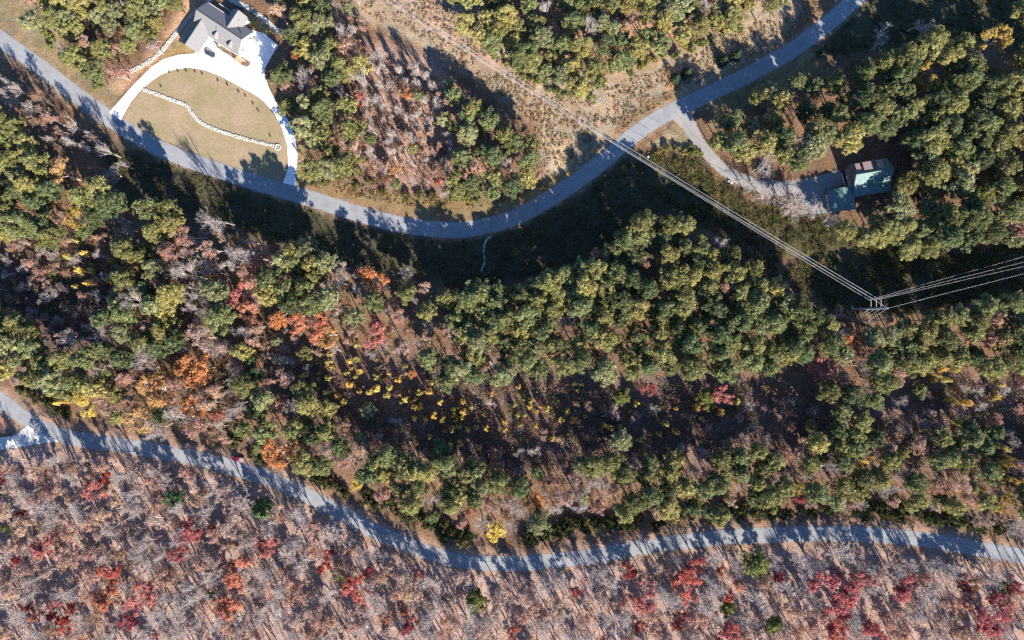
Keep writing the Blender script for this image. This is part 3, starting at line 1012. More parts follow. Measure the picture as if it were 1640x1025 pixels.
cabinet(1038, 252, 0.4, "white utility box in the shade between the upper road and the lawn triangle", 0.8, 0.6, 0.9)
cabinet(1170.5, 293.5, 0.2, "white box in the scrub at the gravel drive's bend", 0.7, 0.7, 0.8)
cabinet(1167, 290.5, 0.9, "tiny white pedestal beside the white box at the gravel drive's bend", 0.45, 0.45, 0.8, "cable_pedestal")
M_STONEP = mat_plain("dark_stone", (0.20, 0.18, 0.17), 0.9, var=0.3, scale=4)
cabinet(454.5, 277, 0.1, "dark stone gate pillar on the west side of the white drive's south mouth", 0.8, 0.8, 1.5, "gate_pillar", M_STONEP)
cabinet(475.5, 282, 0.1, "dark stone gate pillar on the east side of the white drive's south mouth", 0.8, 0.8, 1.5, "gate_pillar", M_STONEP)
M_DEAD = mat_plain("weathered_log", (0.50, 0.44, 0.40), 0.85, var=0.2, scale=2)
for (a, b, z, lab) in (((535, 493), (568, 508), 3.0, "pale dead trunk lying aslant in the clearing above the rose-red tree"), ((66, 293), (112, 306), 2.0, "pale dead trunk lying among the pines of the left stand"),
                       ((52, 271), (72, 274), 3.0, "short pale dead trunk lying west of the golden-tan tree"), ((628, 606), (655, 598), 2.0, "pale dead trunk lying by the yellow shrubs of the dark hollow"), ((1180, 258), (1200, 252), 1.0, "pale dead trunk lying on pine litter by the gravel drive")):
    p, q = np.array(V3(*a, 0.3)), np.array(V3(*b, z))
    mb = MB()
    m1 = p + (q - p) * 0.5 + np.array((0.1, 0.15, 0.1))
    mb.tube(p, m1, 0.26, 0.2, 8)
    mb.tube(m1, q, 0.2, 0.1, 8)
    for u in (0.55, 0.7, 0.82):
        c = p + (q - p) * u
        mb.tube(c, c + np.array((rng.normal(0, 0.9), rng.normal(0, 0.9), 0.6)), 0.08, 0.03, 5)
    tag(mb.build("fallen_trunk", M_DEAD), lab, "log", "fallen trunks")

# ------------------------------------------------------------------ tree prototypes
def tubes(segs, n):
    """segs: list of (p0, p1, r0, r1) -> verts, triangles"""
    P0 = np.array([s[0] for s in segs], float)
    P1 = np.array([s[1] for s in segs], float)
    R = np.array([(s[2], s[3]) for s in segs], float)
    d = P1 - P0
    d /= np.linalg.norm(d, axis=1)[:, None] + 1e-9
    ref = np.where(np.abs(d[:, 2:3]) < 0.9, (0, 0, 1.0), (1.0, 0, 0))
    a = np.cross(d, ref)
    a /= np.linalg.norm(a, axis=1)[:, None] + 1e-9
    b = np.cross(d, a)
    t = 2 * math.pi * np.arange(n) / n
    ring = np.cos(t)[None, :, None] * a[:, None] + np.sin(t)[None, :, None] * b[:, None]
    v = np.concatenate([P0[:, None] + R[:, 0, None, None] * ring, P1[:, None] + R[:, 1, None, None] * ring], 1)
    i = np.arange(n)
    j = (i + 1) % n
    if n == 2:
        i, j = i[:1], j[:1]
    f1 = np.concatenate([np.stack([i, j, n + j], 1), np.stack([i, n + j, n + i], 1)])
    f = (f1[None] + (2 * n * np.arange(len(segs)))[:, None, None]).reshape(-1, 3)
    return v.reshape(-1, 3), f


def leaves(centres, normals, size, r, elong=1.0):
    """one triangle at each centre, roughly facing its normal"""
    n = len(centres)
    nr = normals / (np.linalg.norm(normals, axis=1)[:, None] + 1e-9)
    ref = r.normal(size=(n, 3))
    a = np.cross(nr, ref)
    a /= np.linalg.norm(a, axis=1)[:, None] + 1e-9
    b = np.cross(nr, a)
    s = (size * r.uniform(0.7, 1.3, n))[:, None]
    v = np.stack([centres + a * s * elong, centres - a * s * 0.5 * elong + b * s * 0.75, centres - a * s * 0.5 * elong - b * s * 0.75], 1)
    return v.reshape(-1, 3), np.arange(3 * n).reshape(-1, 3)


def join(parts):
    v, f, k = [], [], 0
    for a, b in parts:
        if len(a):
            v.append(a)
            f.append(b + k)
            k += len(a)
    return np.concatenate(v), np.concatenate(f)


def pine_proto(seed, h=20.0, R=4.0, base=0.5, per=48, step=0.72, leaf=0.25, lean=0.9, sparse=0.0):
    r = np.random.default_rng(seed)
    segs, cen, nor = [], [], []
    top = np.array((r.normal(0, lean), r.normal(0, lean), h))
    def stem(z):
        t = z / h
        return top * np.array((t * t, t * t, t))
    zs = np.linspace(0, h, 7)
    for z0, z1 in zip(zs[:-1], zs[1:]):
        segs.append((stem(z0), stem(z1), 0.25 * (1 - 0.85 * z0 / h), 0.25 * (1 - 0.85 * z1 / h)))
    for _ in range(5):          # dead snags below the crown
        z = r.uniform(0.3, base) * h
        a = r.uniform(0, 6.28)
        segs.append((stem(z), stem(z) + np.array((math.cos(a), math.sin(a), 0.2)) * r.uniform(0.6, 1.6), 0.05, 0.02))
    z = base * h
    lop = r.uniform(0, 6.28)
    while z < h - 0.2:
        t = (z - base * h) / (h - base * h)
        prof = min(1.0, 0.55 + 1.5 * t) if t < 0.3 else max(0.14, 1 - ((t - 0.3) / 0.78) ** 1.35)
        nb = r.integers(4, 7) if t < 0.8 else 3
        a0 = r.uniform(0, 6.28)
        for i in range(nb):
            if r.random() < sparse:
                continue
            a = a0 + 6.28 * i / nb + r.normal(0, 0.3)
            L = max(0.35, R * prof * r.uniform(0.55, 1.15) * (1 + 0.22 * math.cos(a - lop)))
            tip = stem(z) + np.array((math.cos(a) * L, math.sin(a) * L, L * r.uniform(0.0, 0.45)))
            p0 = stem(z)
            segs.append((p0, tip, 0.07, 0.025))
            k = max(1, int(L / 1.25))
            for q in range(k):
                u = 1.0 - q * 0.85 / max(k, 1) * r.uniform(0.7, 1.0)
                c = p0 + (tip - p0) * u + r.normal(0, 0.3, 3)
                rad = r.uniform(0.55, 1.4)
                d = r.normal(size=(per, 3))
                d[:, 2] = np.abs(d[:, 2]) * 0.9 - 0.25
                d /= np.linalg.norm(d, axis=1)[:, None]
                cen.append(c + d * rad * r.uniform(0.55, 1.0, (per, 1)) * (1, 1, 0.75))
                nor.append(d + r.normal(0, 0.6, (per, 3)))
        z += step * r.uniform(0.8, 1.2)
    cen, nor = np.concatenate(cen), np.concatenate(nor)
    return tubes(segs, 5), leaves(cen, nor, leaf, r, 2.0)


def skeleton(seed, h, R, clear, levels, spread, kids, twig=0.03):
    """a deciduous frame: returns limb segments, twig segments, twig ends"""
    r = np.random.default_rng(seed)
    limbs, twigs, ends = [], [], []

    def grow(p, d, L, rad, lev):
        n = 2 if lev else 3
        for i in range(n):
            d = d + r.normal(0, 0.13, 3) + np.array((0, 0, 0.06 if lev else 0.02))
            d /= np.linalg.norm(d)
            q = p + d * L / n
            r1 = rad * (1 - 0.30 * (i + 1) / n)
            (limbs if lev < levels - 1 else twigs).append((p, q, rad * (1 - 0.30 * i / n), max(r1, twig * 0.6)))
            if lev and lev < levels and i == 0:
                side(q, d, L * 0.55, r1 * 0.55, lev + 1)
            p = q
        if lev < levels:
            for _ in range(kids[min(lev, len(kids) - 1)]):
                side(p, d, L * r.uniform(0.55, 0.8), rad * 0.6, lev + 1)
        else:
            ends.append(p)

    def side(p, d, L, rad, lev):
        o = r.normal(size=3)
        o -= d * o.dot(d)
        o /= np.linalg.norm(o) + 1e-9
        nd = d + o * spread * r.uniform(0.6, 1.3)
        nd[2] = max(nd[2], -0.1)
        grow(p, nd / np.linalg.norm(nd), L, max(rad, twig), lev)

    grow(np.zeros(3), np.array((r.normal(0, 0.06), r.normal(0, 0.06), 1.0)), h * clear, 0.24, 0)
    allp = np.array([s[1] for s in limbs + twigs])
    sc = np.array((1.0, 1.0, 1.0))
    reach = np.percentile(np.hypot(allp[:, 0], allp[:, 1]), 96)
    sc[:2] = R / max(reach, 0.1)
    sc[2] = h / allp[:, 2].max()
    fix = lambda L: [(a * sc, b * sc, c, d) for a, b, c, d in L]
    return fix(limbs), fix(twigs), np.array(ends) * sc, r


def bare_proto(seed, h=15.0, R=4.0, clear=0.42, levels=4, kids=(4, 3, 3, 3), spread=0.75, extra=2, twig=0.024):
    limbs, twigs, ends, r = skeleton(seed, h, R, clear, levels, spread, kids, twig)
    fine = []
    for e in ends:
        for _ in range(extra):
            d = r.normal(size=3) + np.array((e[0] / R, e[1] / R, 0.9)) * 0.9
            d /= np.linalg.norm(d)
            fine.append((e, e + d * r.uniform(0.5, 1.1), 0.022, 0.008))
    trunk = tubes(limbs[:3], 6)
    crown = join([tubes(limbs[3:], 4), tubes(twigs, 3), tubes(fine, 2)])
    return trunk, crown


def leafy_proto(seed, h=15.0, R=4.0, clear=0.36, per=14, size=0.24, cloud=0.75, keep=1.0, levels=3, kids=(4, 4, 3)):
    limbs, twigs, ends, r = skeleton(seed, h, R, clear, levels, 0.8, kids, 0.04)
    e = ends[r.random(len(ends)) < keep]
    d = r.normal(size=(len(e), per, 3))
    d /= np.linalg.norm(d, axis=2)[..., None]
    cen = (e[:, None] + d * cloud * r.uniform(0.3, 1.0, (len(e), per, 1)) * (1, 1, 0.65)).reshape(-1, 3)
    nor = (d + r.normal(0, 0.6, d.shape) + (0, 0, 0.5)).reshape(-1, 3)
    return join([tubes(limbs, 5), tubes(twigs, 3)]), leaves(cen, nor, size, r)


def shrub_proto(seed, R=1.3, h=1.8, n=14, per=22, size=0.24):
    r = np.random.default_rng(seed)
    segs, cen, nor = [], [], []
    for _ in range(n):
        a, q = r.uniform(0, 6.28), R * math.sqrt(r.random())
        c = np.array((math.cos(a) * q, math.sin(a) * q, h * r.uniform(0.45, 1.0) * (1 - 0.35 * (q / R) ** 2)))
        segs.append((np.array((c[0] * 0.15, c[1] * 0.15, 0)), c, 0.05, 0.02))
        d = r.normal(size=(per, 3))
        d /= np.linalg.norm(d, axis=1)[:, None]
        cen.append(c + d * r.uniform(0.25, 0.55, (per, 1)))
        nor.append(d + r.normal(0, 0.4, (per, 3)))
    return tubes(segs, 4), leaves(np.concatenate(cen), np.concatenate(nor), size, r)


def cedar_proto(seed, h=6.0, R=1.5):
    r = np.random.default_rng(seed)
    cen, nor = [], []
    for z in np.linspace(0.3, h, 26):
        q = R * (1 - z / h) ** 0.8 + 0.12
        n = int(22 * q / R) + 8
        a = r.uniform(0, 6.28, n)
        rr = q * r.uniform(0.6, 1.1, n)
        cen.append(np.stack([np.cos(a) * rr, np.sin(a) * rr, z + r.normal(0, 0.12, n)], 1))
        nor.append(np.stack([np.cos(a), np.sin(a), np.full(n, 0.6)], 1) + r.normal(0, 0.35, (n, 3)))
    return tubes([((0, 0, 0), (0, 0, h), 0.12, 0.02)], 5), leaves(np.concatenate(cen), np.concatenate(nor), 0.24, r)


PROTO = {
    'pine': [pine_proto(100 + i, base=(0.46, 0.58, 0.64, 0.52)[i % 4], R=4.0, sparse=(0.05, 0.18, 0.3)[i % 3]) for i in range(11)],
    'bare': [bare_proto(200 + i, spread=(0.7, 0.85, 0.6)[i % 3], clear=(0.4, 0.33, 0.46)[i % 3]) for i in range(8)],
    'slim': [bare_proto(250 + i, h=13, R=2.6, clear=0.42, levels=3, kids=(5, 4, 4), spread=0.65, extra=4) for i in range(5)],
    'tan': [leafy_proto(300 + i, keep=0.85, per=15, size=0.26, cloud=0.95, levels=3, kids=(4, 4, 4)) for i in range(6)],
    'leafy': [leafy_proto(400 + i, per=34, size=0.26, cloud=0.85) for i in range(6)],
    'shrub': [shrub_proto(500 + i) for i in range(5)],
    'cedar': [cedar_proto(600 + i) for i in range(3)],
}
LOW = dict(PROTO)
LOW['pine'] = [pine_proto(150 + i, base=(0.52, 0.6, 0.64)[i % 3], R=4.0, per=19, step=0.95, leaf=0.40) for i in range(7)]
LOW['tan'] = [leafy_proto(330 + i, keep=0.9, per=12, size=0.27, cloud=0.95, levels=3, kids=(4, 3, 3)) for i in range(5)]
LOW['bare'] = [bare_proto(230 + i, levels=4, kids=(4, 3, 2, 2), extra=1) for i in range(6)]
UNIT = {'pine': (20.0, 4.0), 'bare': (15.0, 4.0), 'slim': (13.0, 2.6), 'tan': (15.0, 4.0), 'leafy': (15.0, 4.0), 'shrub': (1.8, 1.6), 'cedar': (6.0, 1.5)}
WOOD = {'pine': M_PINEBARK, 'bare': M_GREYBARK, 'slim': M_PALEBARK, 'tan': M_GREYBARK, 'leafy': M_GREYBARK, 'shrub': M_PINEBARK, 'cedar': M_PINEBARK}
MESH = {}
for k, L in PROTO.items():
    MESH[k] = []
    for (tv, tf), (cv, cf) in L:
        top = M_TWIG if k == 'bare' else M_PALEBARK if k == 'slim' else M_LEAF
        MESH[k].append((mesh_np("trunk", tv, tf, WOOD[k], True), mesh_np("crown", cv, cf, top)))

# ------------------------------------------------------------------ where the trees stand
KEEP_OUT = [
    [(258, 100), (285, 45), (330, -5), (372, -8), (420, 40), (450, 70), (430, 110), (330, 100)],     # grey-roofed house
    [(1322, 295), (1340, 248), (1365, 232), (1425, 232), (1440, 300), (1375, 312), (1370, 345), (1322, 345)],   # teal-roofed house
    WHITE_DRIVE, LAWN,
    [(1236, 292), (1307, 283), (1345, 271), (1354, 296), (1322, 304), (1325, 342), (1302, 342), (1285, 322), (1240, 306)],
    [(-40, 690), (37, 687), (95, 707), (-40, 728)],
]
GD = catmull(GRAVEL_DRIVE, 4)
trees = []      # dicts: kind, name, x, y, h, r, col, px, py, label
cell = {}


def clear_of(px, py, gap):
    ci, cj = int(px // 30), int(py // 30)
    for i in range(ci - 2, ci + 3):
        for j in range(cj - 2, cj + 3):
            for (qx, qy, g) in cell.get((i, j), ()):
                if (qx - px) ** 2 + (qy - py) ** 2 < (0.5 * (gap + g)) ** 2:
                    return False
    return True


def plant(kind, name, px, py, h, r, col, gap, label=None, tint=None, force=False, crown_at=0.8):
    """px, py: where the crown shows in the photograph"""
    x, y = G(px, py, crown_at * h)
    bx, by = x / S + 820, 512.5 - y / S
    if not force:
        if not clear_of(px, py, gap):
            return False
        b1, b2 = np.array([bx]), np.array([by])
        rp = r / S
        if kind != 'shrub' or True:
            if seg_dist(b1, b2, UR)[0] < 17 or seg_dist(b1, b2, LR)[0] < 16 or seg_dist(b1, b2, GD)[0] < 9:
                return False
            a1, a2 = np.array([px]), np.array([py])
            if seg_dist(a1, a2, UR)[0] < 12 + rp * 0.9 or seg_dist(a1, a2, LR)[0] < 10 + rp * 0.8:
                return False
        if px < 520 and py < 320 and seg_dist(a1, a2, WHITE_DRIVE + WHITE_DRIVE[:1])[0] < rp * 0.95:
            return False
        for poly in KEEP_OUT:
            if inside(bx, by, poly) or inside(px, py, poly):
                return False
    cell.setdefault((int(px // 30), int(py // 30)), []).append((px, py, gap))
    trees.append(dict(kind=kind, name=name, x=x, y=y, h=h, r=r, col=col, px=px, py=py, label=label, tint=tint))
    return True


# colours of leaves: (name used in labels, albedo)
PINES = [("olive green", (0.225, 0.235, 0.10)), ("yellowish green", (0.295, 0.28, 0.115)), ("mid green", (0.18, 0.215, 0.10)), ("deep green", (0.12, 0.16, 0.08)), ("pale green", (0.25, 0.275, 0.155))]
TANS = [("pinkish tan", (0.42, 0.275, 0.235)), ("pale tan", (0.44, 0.33, 0.265)), ("rosy brown", (0.38, 0.225, 0.20)), ("brown", (0.28, 0.18, 0.14)), ("mauve grey", (0.36, 0.275, 0.265))]
REDS = [("crimson", (0.30, 0.045, 0.06)), ("red", (0.36, 0.06, 0.045)), ("rose red", (0.36, 0.10, 0.10)), ("salmon", (0.42, 0.17, 0.13))]
ORANGES = [("rust orange", (0.34, 0.13, 0.05)), ("orange", (0.46, 0.18, 0.045)), ("golden", (0.45, 0.27, 0.06))]

C = dict(crimson=(0.34, 0.09, 0.105), red=(0.42, 0.115, 0.10), brick=(0.44, 0.175, 0.115), rose=(0.43, 0.17, 0.165), salmon=(0.50, 0.26, 0.20), rust=(0.44, 0.20, 0.09), orange=(0.48, 0.23, 0.09),
         amber=(0.42, 0.25, 0.11), gold=(0.40, 0.30, 0.09), yellow=(0.58, 0.47, 0.13), cream=(0.42, 0.29, 0.15), wine=(0.28, 0.06, 0.085), green=(0.06, 0.13, 0.05), lime=(0.17, 0.20, 0.06), conifer=(0.03, 0.06, 0.03), dust=(0.33, 0.285, 0.27), brown=(0.25, 0.14, 0.08))
# single trees that stand out: kind, name, px, py, crown radius px, height m, colour, label
SPECIAL = [
    ('leafy', 'red_tree', 497, 521, 23, 15, 'brick', "round brick-red tree on the edge of the pines above the dark hollow"),
    ('leafy', 'red_tree', 596, 531, 18, 14, 'rose', "rose-red tree alone between pines north of the yellow shrubs"),
    ('leafy', 'red_tree', 1038, 624, 11, 10, 'crimson', "small crimson tree under the south edge of the big pine stand"),
    ('leafy', 'red_tree', 1157, 632, 13, 11, 'rose', "small rose-red tree south of the big pine stand beside a lone pine"),
    ('leafy', 'red_tree', 1318, 584, 20, 14, 'rose', "rose-red tree below the power pole at the pine stand's east end"),
    ('leafy', 'red_tree', 1106, 905, 18, 14, 'red', "bright red tree just south of the lower road, upper of a pair"),
    ('leafy', 'red_tree', 1100, 938, 20, 14, 'red', "bright red tree just south of the lower road, lower of a pair"),
    ('leafy', 'red_tree', 304, 858, 19, 13, 'crimson', "crimson tree above the red tree cluster in the grey leafless wood"),
    ('leafy', 'red_tree', 284, 882, 13, 12, 'crimson', "small crimson tree at the lower end of a crimson pair in leafless wood"),
    ('leafy', 'orange_tree', 384, 922, 22, 14, 'brick', "broad orange-red tree in the leafless wood, upper of two"),
    ('leafy', 'orange_tree', 361, 966, 20, 14, 'brick', "broad orange-red tree in the leafless wood, lower of two"),
    ('leafy', 'red_tree', 228, 957, 21, 13, 'rose', "rose-red tree in the leafless wood beside a fiery red one"),
    ('leafy', 'red_tree', 168, 965, 17, 13, 'brick', "fiery red tree in the leafless wood at far lower left"),
    ('leafy', 'red_tree', 179, 911, 14, 12, 'red', "small red tree beside a dark green sapling in the leafless wood"),
    ('leafy', 'red_tree', 66, 881, 17, 12, 'rose', "dull red tree in the leafless wood nearest the left border"),
    ('leafy', 'red_tree', 431, 874, 17, 12, 'rose', "pinkish red tree south of the dark conifer by the lower road"),
    ('leafy', 'red_tree', 572, 941, 18, 13, 'red', "red tree in the leafless wood with a lime sapling beside it"),
    ('leafy', 'red_tree', 146, 786, 16, 12, 'rose', "pinkish red tree below the driveway apron of the lower road"),
    ('leafy', 'red_tree', 1335, 948, 29, 15, 'crimson', "largest crimson tree of the leafless wood, below the lower road's crest"),
    ('leafy', 'red_tree', 1378, 935, 15, 13, 'rose', "rose-red tree touching the largest crimson tree"),
    ('leafy', 'red_tree', 1446, 939, 19, 13, 'crimson', "round crimson tree alone in tan litter below the lower road"),
    ('leafy', 'red_tree', 1030, 955, 20, 13, 'rose', "rose-red tree left of the bright red pair below the road"),
    ('leafy', 'red_tree', 1588, 985, 25, 14, 'crimson', "dark crimson tree at the far lower right of the leafless wood"),
    ('leafy', 'red_tree', 1598, 958, 14, 12, 'rose', "small rose-red tree above the dark crimson one at lower right"),
    ('leafy', 'red_tree', 1166, 1012, 17, 13, 'crimson', "crimson tree at the bottom border below the yellow-green pine"),
    ('leafy', 'red_tree', 1410, 1012, 20, 13, 'crimson', "crimson tree at the bottom border below the round crimson tree"),
    ('leafy', 'red_tree', 651, 1000, 13, 12, 'wine', "small wine-red tree near the bottom border left of the olive pine"),
    ('leafy', 'orange_tree', 620, 990, 11, 11, 'brick', "small orange-red tree touching the wine-red one near the bottom border"),
    ('leafy', 'red_tree', 1336, 1012, 18, 13, 'red', "dull red tree at the bottom border below the largest crimson tree"),
    ('leafy', 'red_tree', 205, 1000, 13, 11, 'wine', "wine-red tree near the bottom border below the fiery red one"),
    ('leafy', 'red_tree', 754, 821, 8, 8, 'crimson', "tiny crimson sapling by the dark hedge above the lower road"),
    ('leafy', 'red_tree', 1279, 803, 10, 9, 'crimson', "small wine-pink tree at the roadside hedge under the pines"),
    ('leafy', 'red_tree', 348, 662, 11, 10, 'rose', "small pink-red tree among tan crowns above the lower road"),
    ('leafy', 'orange_tree', 1178, 934, 13, 11, 'salmon', "salmon tree right of the bright red pair below the road"),
    ('leafy', 'orange_tree', 1548, 968, 14, 11, 'salmon', "salmon tree left of the dark crimson one at lower right"),
    ('leafy', 'orange_tree', 1560, 945, 10, 10, 'rust', "small rust-orange tree above the salmon one at lower right"),
    ('leafy', 'orange_tree', 853, 800, 15, 12, 'orange', "fiery orange tree in the roadside pines above the lower road"),
    ('leafy', 'orange_tree', 446, 500, 20, 14, 'rust', "rust-orange tree left of the round brick-red one"),
    ('leafy', 'orange_tree', 527, 537, 18, 14, 'amber', "amber tree hard against the round brick-red one"),
    ('leafy', 'orange_tree', 600, 436, 19, 14, 'rust', "rust-orange tree at the wood's north edge facing the upper road"),
    ('leafy', 'orange_tree', 318, 592, 28, 16, 'rust', "largest rust-orange tree, broad crown in the left mixed wood"),
    ('leafy', 'orange_tree', 243, 630, 26, 15, 'amber', "broad tan-orange tree with a golden patch in the left mixed wood"),
    ('leafy', 'orange_tree', 302, 650, 18, 13, 'rust', "dull rust tree under the largest rust-orange one"),
    ('leafy', 'orange_tree', 450, 718, 24, 14, 'rust', "rust-coloured tree on the bank above the red pickup's bend"),
    ('leafy', 'orange_tree', 418, 415, 18, 13, 'salmon', "salmon-tan tree at the left wood's north-east edge"),
    ('leafy', 'orange_tree', 378, 465, 20, 14, 'rose', "dusky red-brown tree amid pale bare crowns in the left wood"),
    ('leafy', 'orange_tree', 395, 495, 16, 13, 'salmon', "pinkish salmon tree below the dusky red-brown one"),
    ('leafy', 'orange_tree', 475, 90, 12, 12, 'rust', "small rust-orange tree east of the grey-roofed house's forecourt"),
    ('leafy', 'orange_tree', 650, 148, 10, 10, 'rust', "small orange tree among white birch-like trunks"),
    ('leafy', 'orange_tree', 632, 277, 11, 10, 'amber', "orange tree at the south edge of the birch-like trees"),
    ('leafy', 'red_tree', 706, 292, 7, 7, 'red', "tiny red sapling above the upper road's verge"),
    ('leafy', 'red_tree', 577, 160, 10, 9, 'rose', "small pinkish red tree in the clearing of pink litter"),
    ('leafy', 'orange_tree', 121, 350, 14, 13, 'gold', "golden tree at the south edge of the left pine stand"),
    ('leafy', 'orange_tree', 96, 278, 20, 14, 'cream', "pale golden-tan tree within the left pine stand"),
    ('leafy', 'orange_tree', 216, 668, 22, 13, 'cream', "pale yellow-tan tree at the roadside below the tan-orange one"),
    ('leafy', 'orange_tree', 660, 597, 8, 8, 'orange', "tiny orange tree beside the yellow shrubs of the dark hollow"),
    ('leafy', 'orange_tree', 1372, 540, 17, 13, 'rust', "orange-brown tree just south-west of the power pole's foot"),
    ('leafy', 'orange_tree', 942, 518, 7, 10, 'orange', "tiny orange crown within the big pine stand"),
    ('leafy', 'yellow_tree', 1492, 126, 19, 16, 'gold', "golden tree in the pines north of the teal-roofed house"),
    ('leafy', 'yellow_tree', 1593, 63, 19, 16, 'gold', "lone golden tree standing apart at the upper right"),
    ('leafy', 'yellow_tree', 568, 775, 11, 10, 'yellow', "bright yellow tree on the bank of the lower road's downhill bend"),
    ('leafy', 'yellow_tree', 793, 846, 16, 11, 'yellow', "bright yellow tree by the hedge at the lower road's lowest bend"),
    ('leafy', 'yellow_tree', 140, 645, 17, 8, 'yellow', "yellow tree on the left bank over the lower road"),
    ('leafy', 'yellow_tree', 240, 605, 11, 12, 'gold', "golden crown on top of the broad tan-orange tree"),
    ('leafy', 'yellow_tree', 1606, 812, 13, 10, 'gold', "golden tree in the roadside pines near the right border"),
    ('leafy', 'yellow_tree', 1280, 782, 8, 9, 'gold', "small golden tree in the roadside pines above a wine-pink one"),
    ('leafy', 'yellow_tree', 1536, 555, 10, 12, 'gold', "golden crown at the south rim of the pines right of the pole"),
    ('cedar', 'cedar', 412, 822, 17, 11, 'green', "dark green conifer standing alone just below the lower road"),
    ('leafy', 'green_tree', 277, 795, 14, 11, 'green', "green leafy tree in the leafless wood under the lower road"),
    ('pine', 'pine_tree', 760, 962, 17, 13, 'lime', "lone olive pine in the leafless wood below the road's lowest bend"),
    ('pine', 'pine_tree', 1209, 906, 22, 15, 'lime', "lone yellow-green pine right of the bright red pair"),
    ('pine', 'pine_tree', 1168, 975, 13, 11, 'lime', "small lime-green pine low in the leafless wood"),
    ('leafy', 'green_tree', 8, 850, 11, 9, 'lime', "lime-green tree at the left border of the leafless wood"),
    ('leafy', 'green_tree', 335, 951, 9, 9, 'green', "small blue-green tree beside the broad orange-red pair"),
    ('leafy', 'green_tree', 545, 926, 9, 8, 'lime', "lime-green sapling beside a red tree in the leafless wood"),
    ('pine', 'pine_tree', 1600, 945, 12, 11, 'lime', "small green pine among red trees at the lower right"),
    ('pine', 'pine_tree', 1245, 1000, 14, 12, 'lime', "small olive pine near the bottom border below the yellow-green one"),
    ('leafy', 'green_tree', 412, 592, 15, 14, 'green', "deep green leafy tree at the left rim of the dark hollow"),
    ('pine', 'pine_tree', 994, 634, 13, 11, 'lime', "lone pale pine in the dark hollow south of the big stand"),
    ('pine', 'pine_tree', 1131, 634, 14, 12, 'lime', "lone pine beside a small rose-red tree in the hollow"),
    ('cedar', 'cedar', 1085, 122, 9, 6, 'conifer', "dark small conifer on the verge, westernmost of the roadside four"),
    ('cedar', 'cedar', 1104, 112, 9, 7, 'conifer', "dark small conifer on the verge, second of the roadside four"),
    ('cedar', 'cedar', 1162, 92, 9, 7, 'conifer', "dark small conifer on the verge, third of the roadside four"),
    ('cedar', 'cedar', 1184, 82, 10, 8, 'conifer', "dark small conifer on the verge, easternmost of the roadside four"),
    ('bare', 'bare_tree', 175, 276, 16, 12, None, "lone white leafless tree in the shade beside the upper road"),
    ('bare', 'bare_tree', 345, 350, 24, 25, None, "tall grey leafless tree at the wood's edge throwing shade on the lawn"),
    ('bare', 'bare_tree', 378, 395, 26, 26, None, "tall pale leafless tree with wide crown above the dusky red-brown one"),
    ('bare', 'bare_tree', 545, 452, 19, 14, None, "pinkish leafless tree next to the rust-orange one at the wood's edge"),
    ('bare', 'bare_tree', 570, 473, 16, 13, None, "pale grey leafless tree below the pinkish one at the wood's edge"),
    ('bare', 'bare_tree', 906, 515, 26, 16, None, "large grey leafless tree inside the big pine stand"),
    ('bare', 'bare_tree', 1272, 330, 25, 13, None, "wide grey leafless tree overhanging the asphalt court's edge"),
    ('bare', 'bare_tree', 1255, 322, 24, 12, None, "broad grey leafless tree between two others over the drive's end"),
    ('bare', 'bare_tree', 1292, 336, 20, 12, None, "grey leafless tree nearest the teal garage on the court's edge"),
    ('tan', 'brown_tree', 1262, 328, 26, 11, 'dust', "pinkish grey half-bare tree overhanging the court's lower edge"),
    ('bare', 'bare_tree', 1232, 312, 20, 11, None, "grey leafless tree overhanging the gravel drive's last stretch"),
    ('bare', 'bare_tree', 1198, 300, 14, 9, None, "grey leafless tree on the bank below the gravel drive"),
    ('bare', 'bare_tree', 1330, 352, 16, 11, None, "pale leafless tree right below the teal garage"),
    ('bare', 'bare_tree', 1480, 30, 20, 15, None, "grey leafless tree on the shaded grass at the upper right"),
    ('bare', 'bare_tree', 1425, 60, 24, 15, None, "bluish leafless tree in deep shade north of the pines"),
    ('bare', 'bare_tree', 1278, 918, 30, 15, None, "broad silvery leafless tree beside the yellow-green pine"),
]
for kind, name, px, py, rp, h, c, lab in SPECIAL:
    if kind == 'leafy' and rp > 12:
        rp, h = rp * 1.18, h + 2.5
    plant(kind, name, px, py, h, rp * S * (H - 0.8 * h) / H, C.get(c, (1, 1, 1)), rp * 1.5, lab, None, True)
for poly in ():
    pass

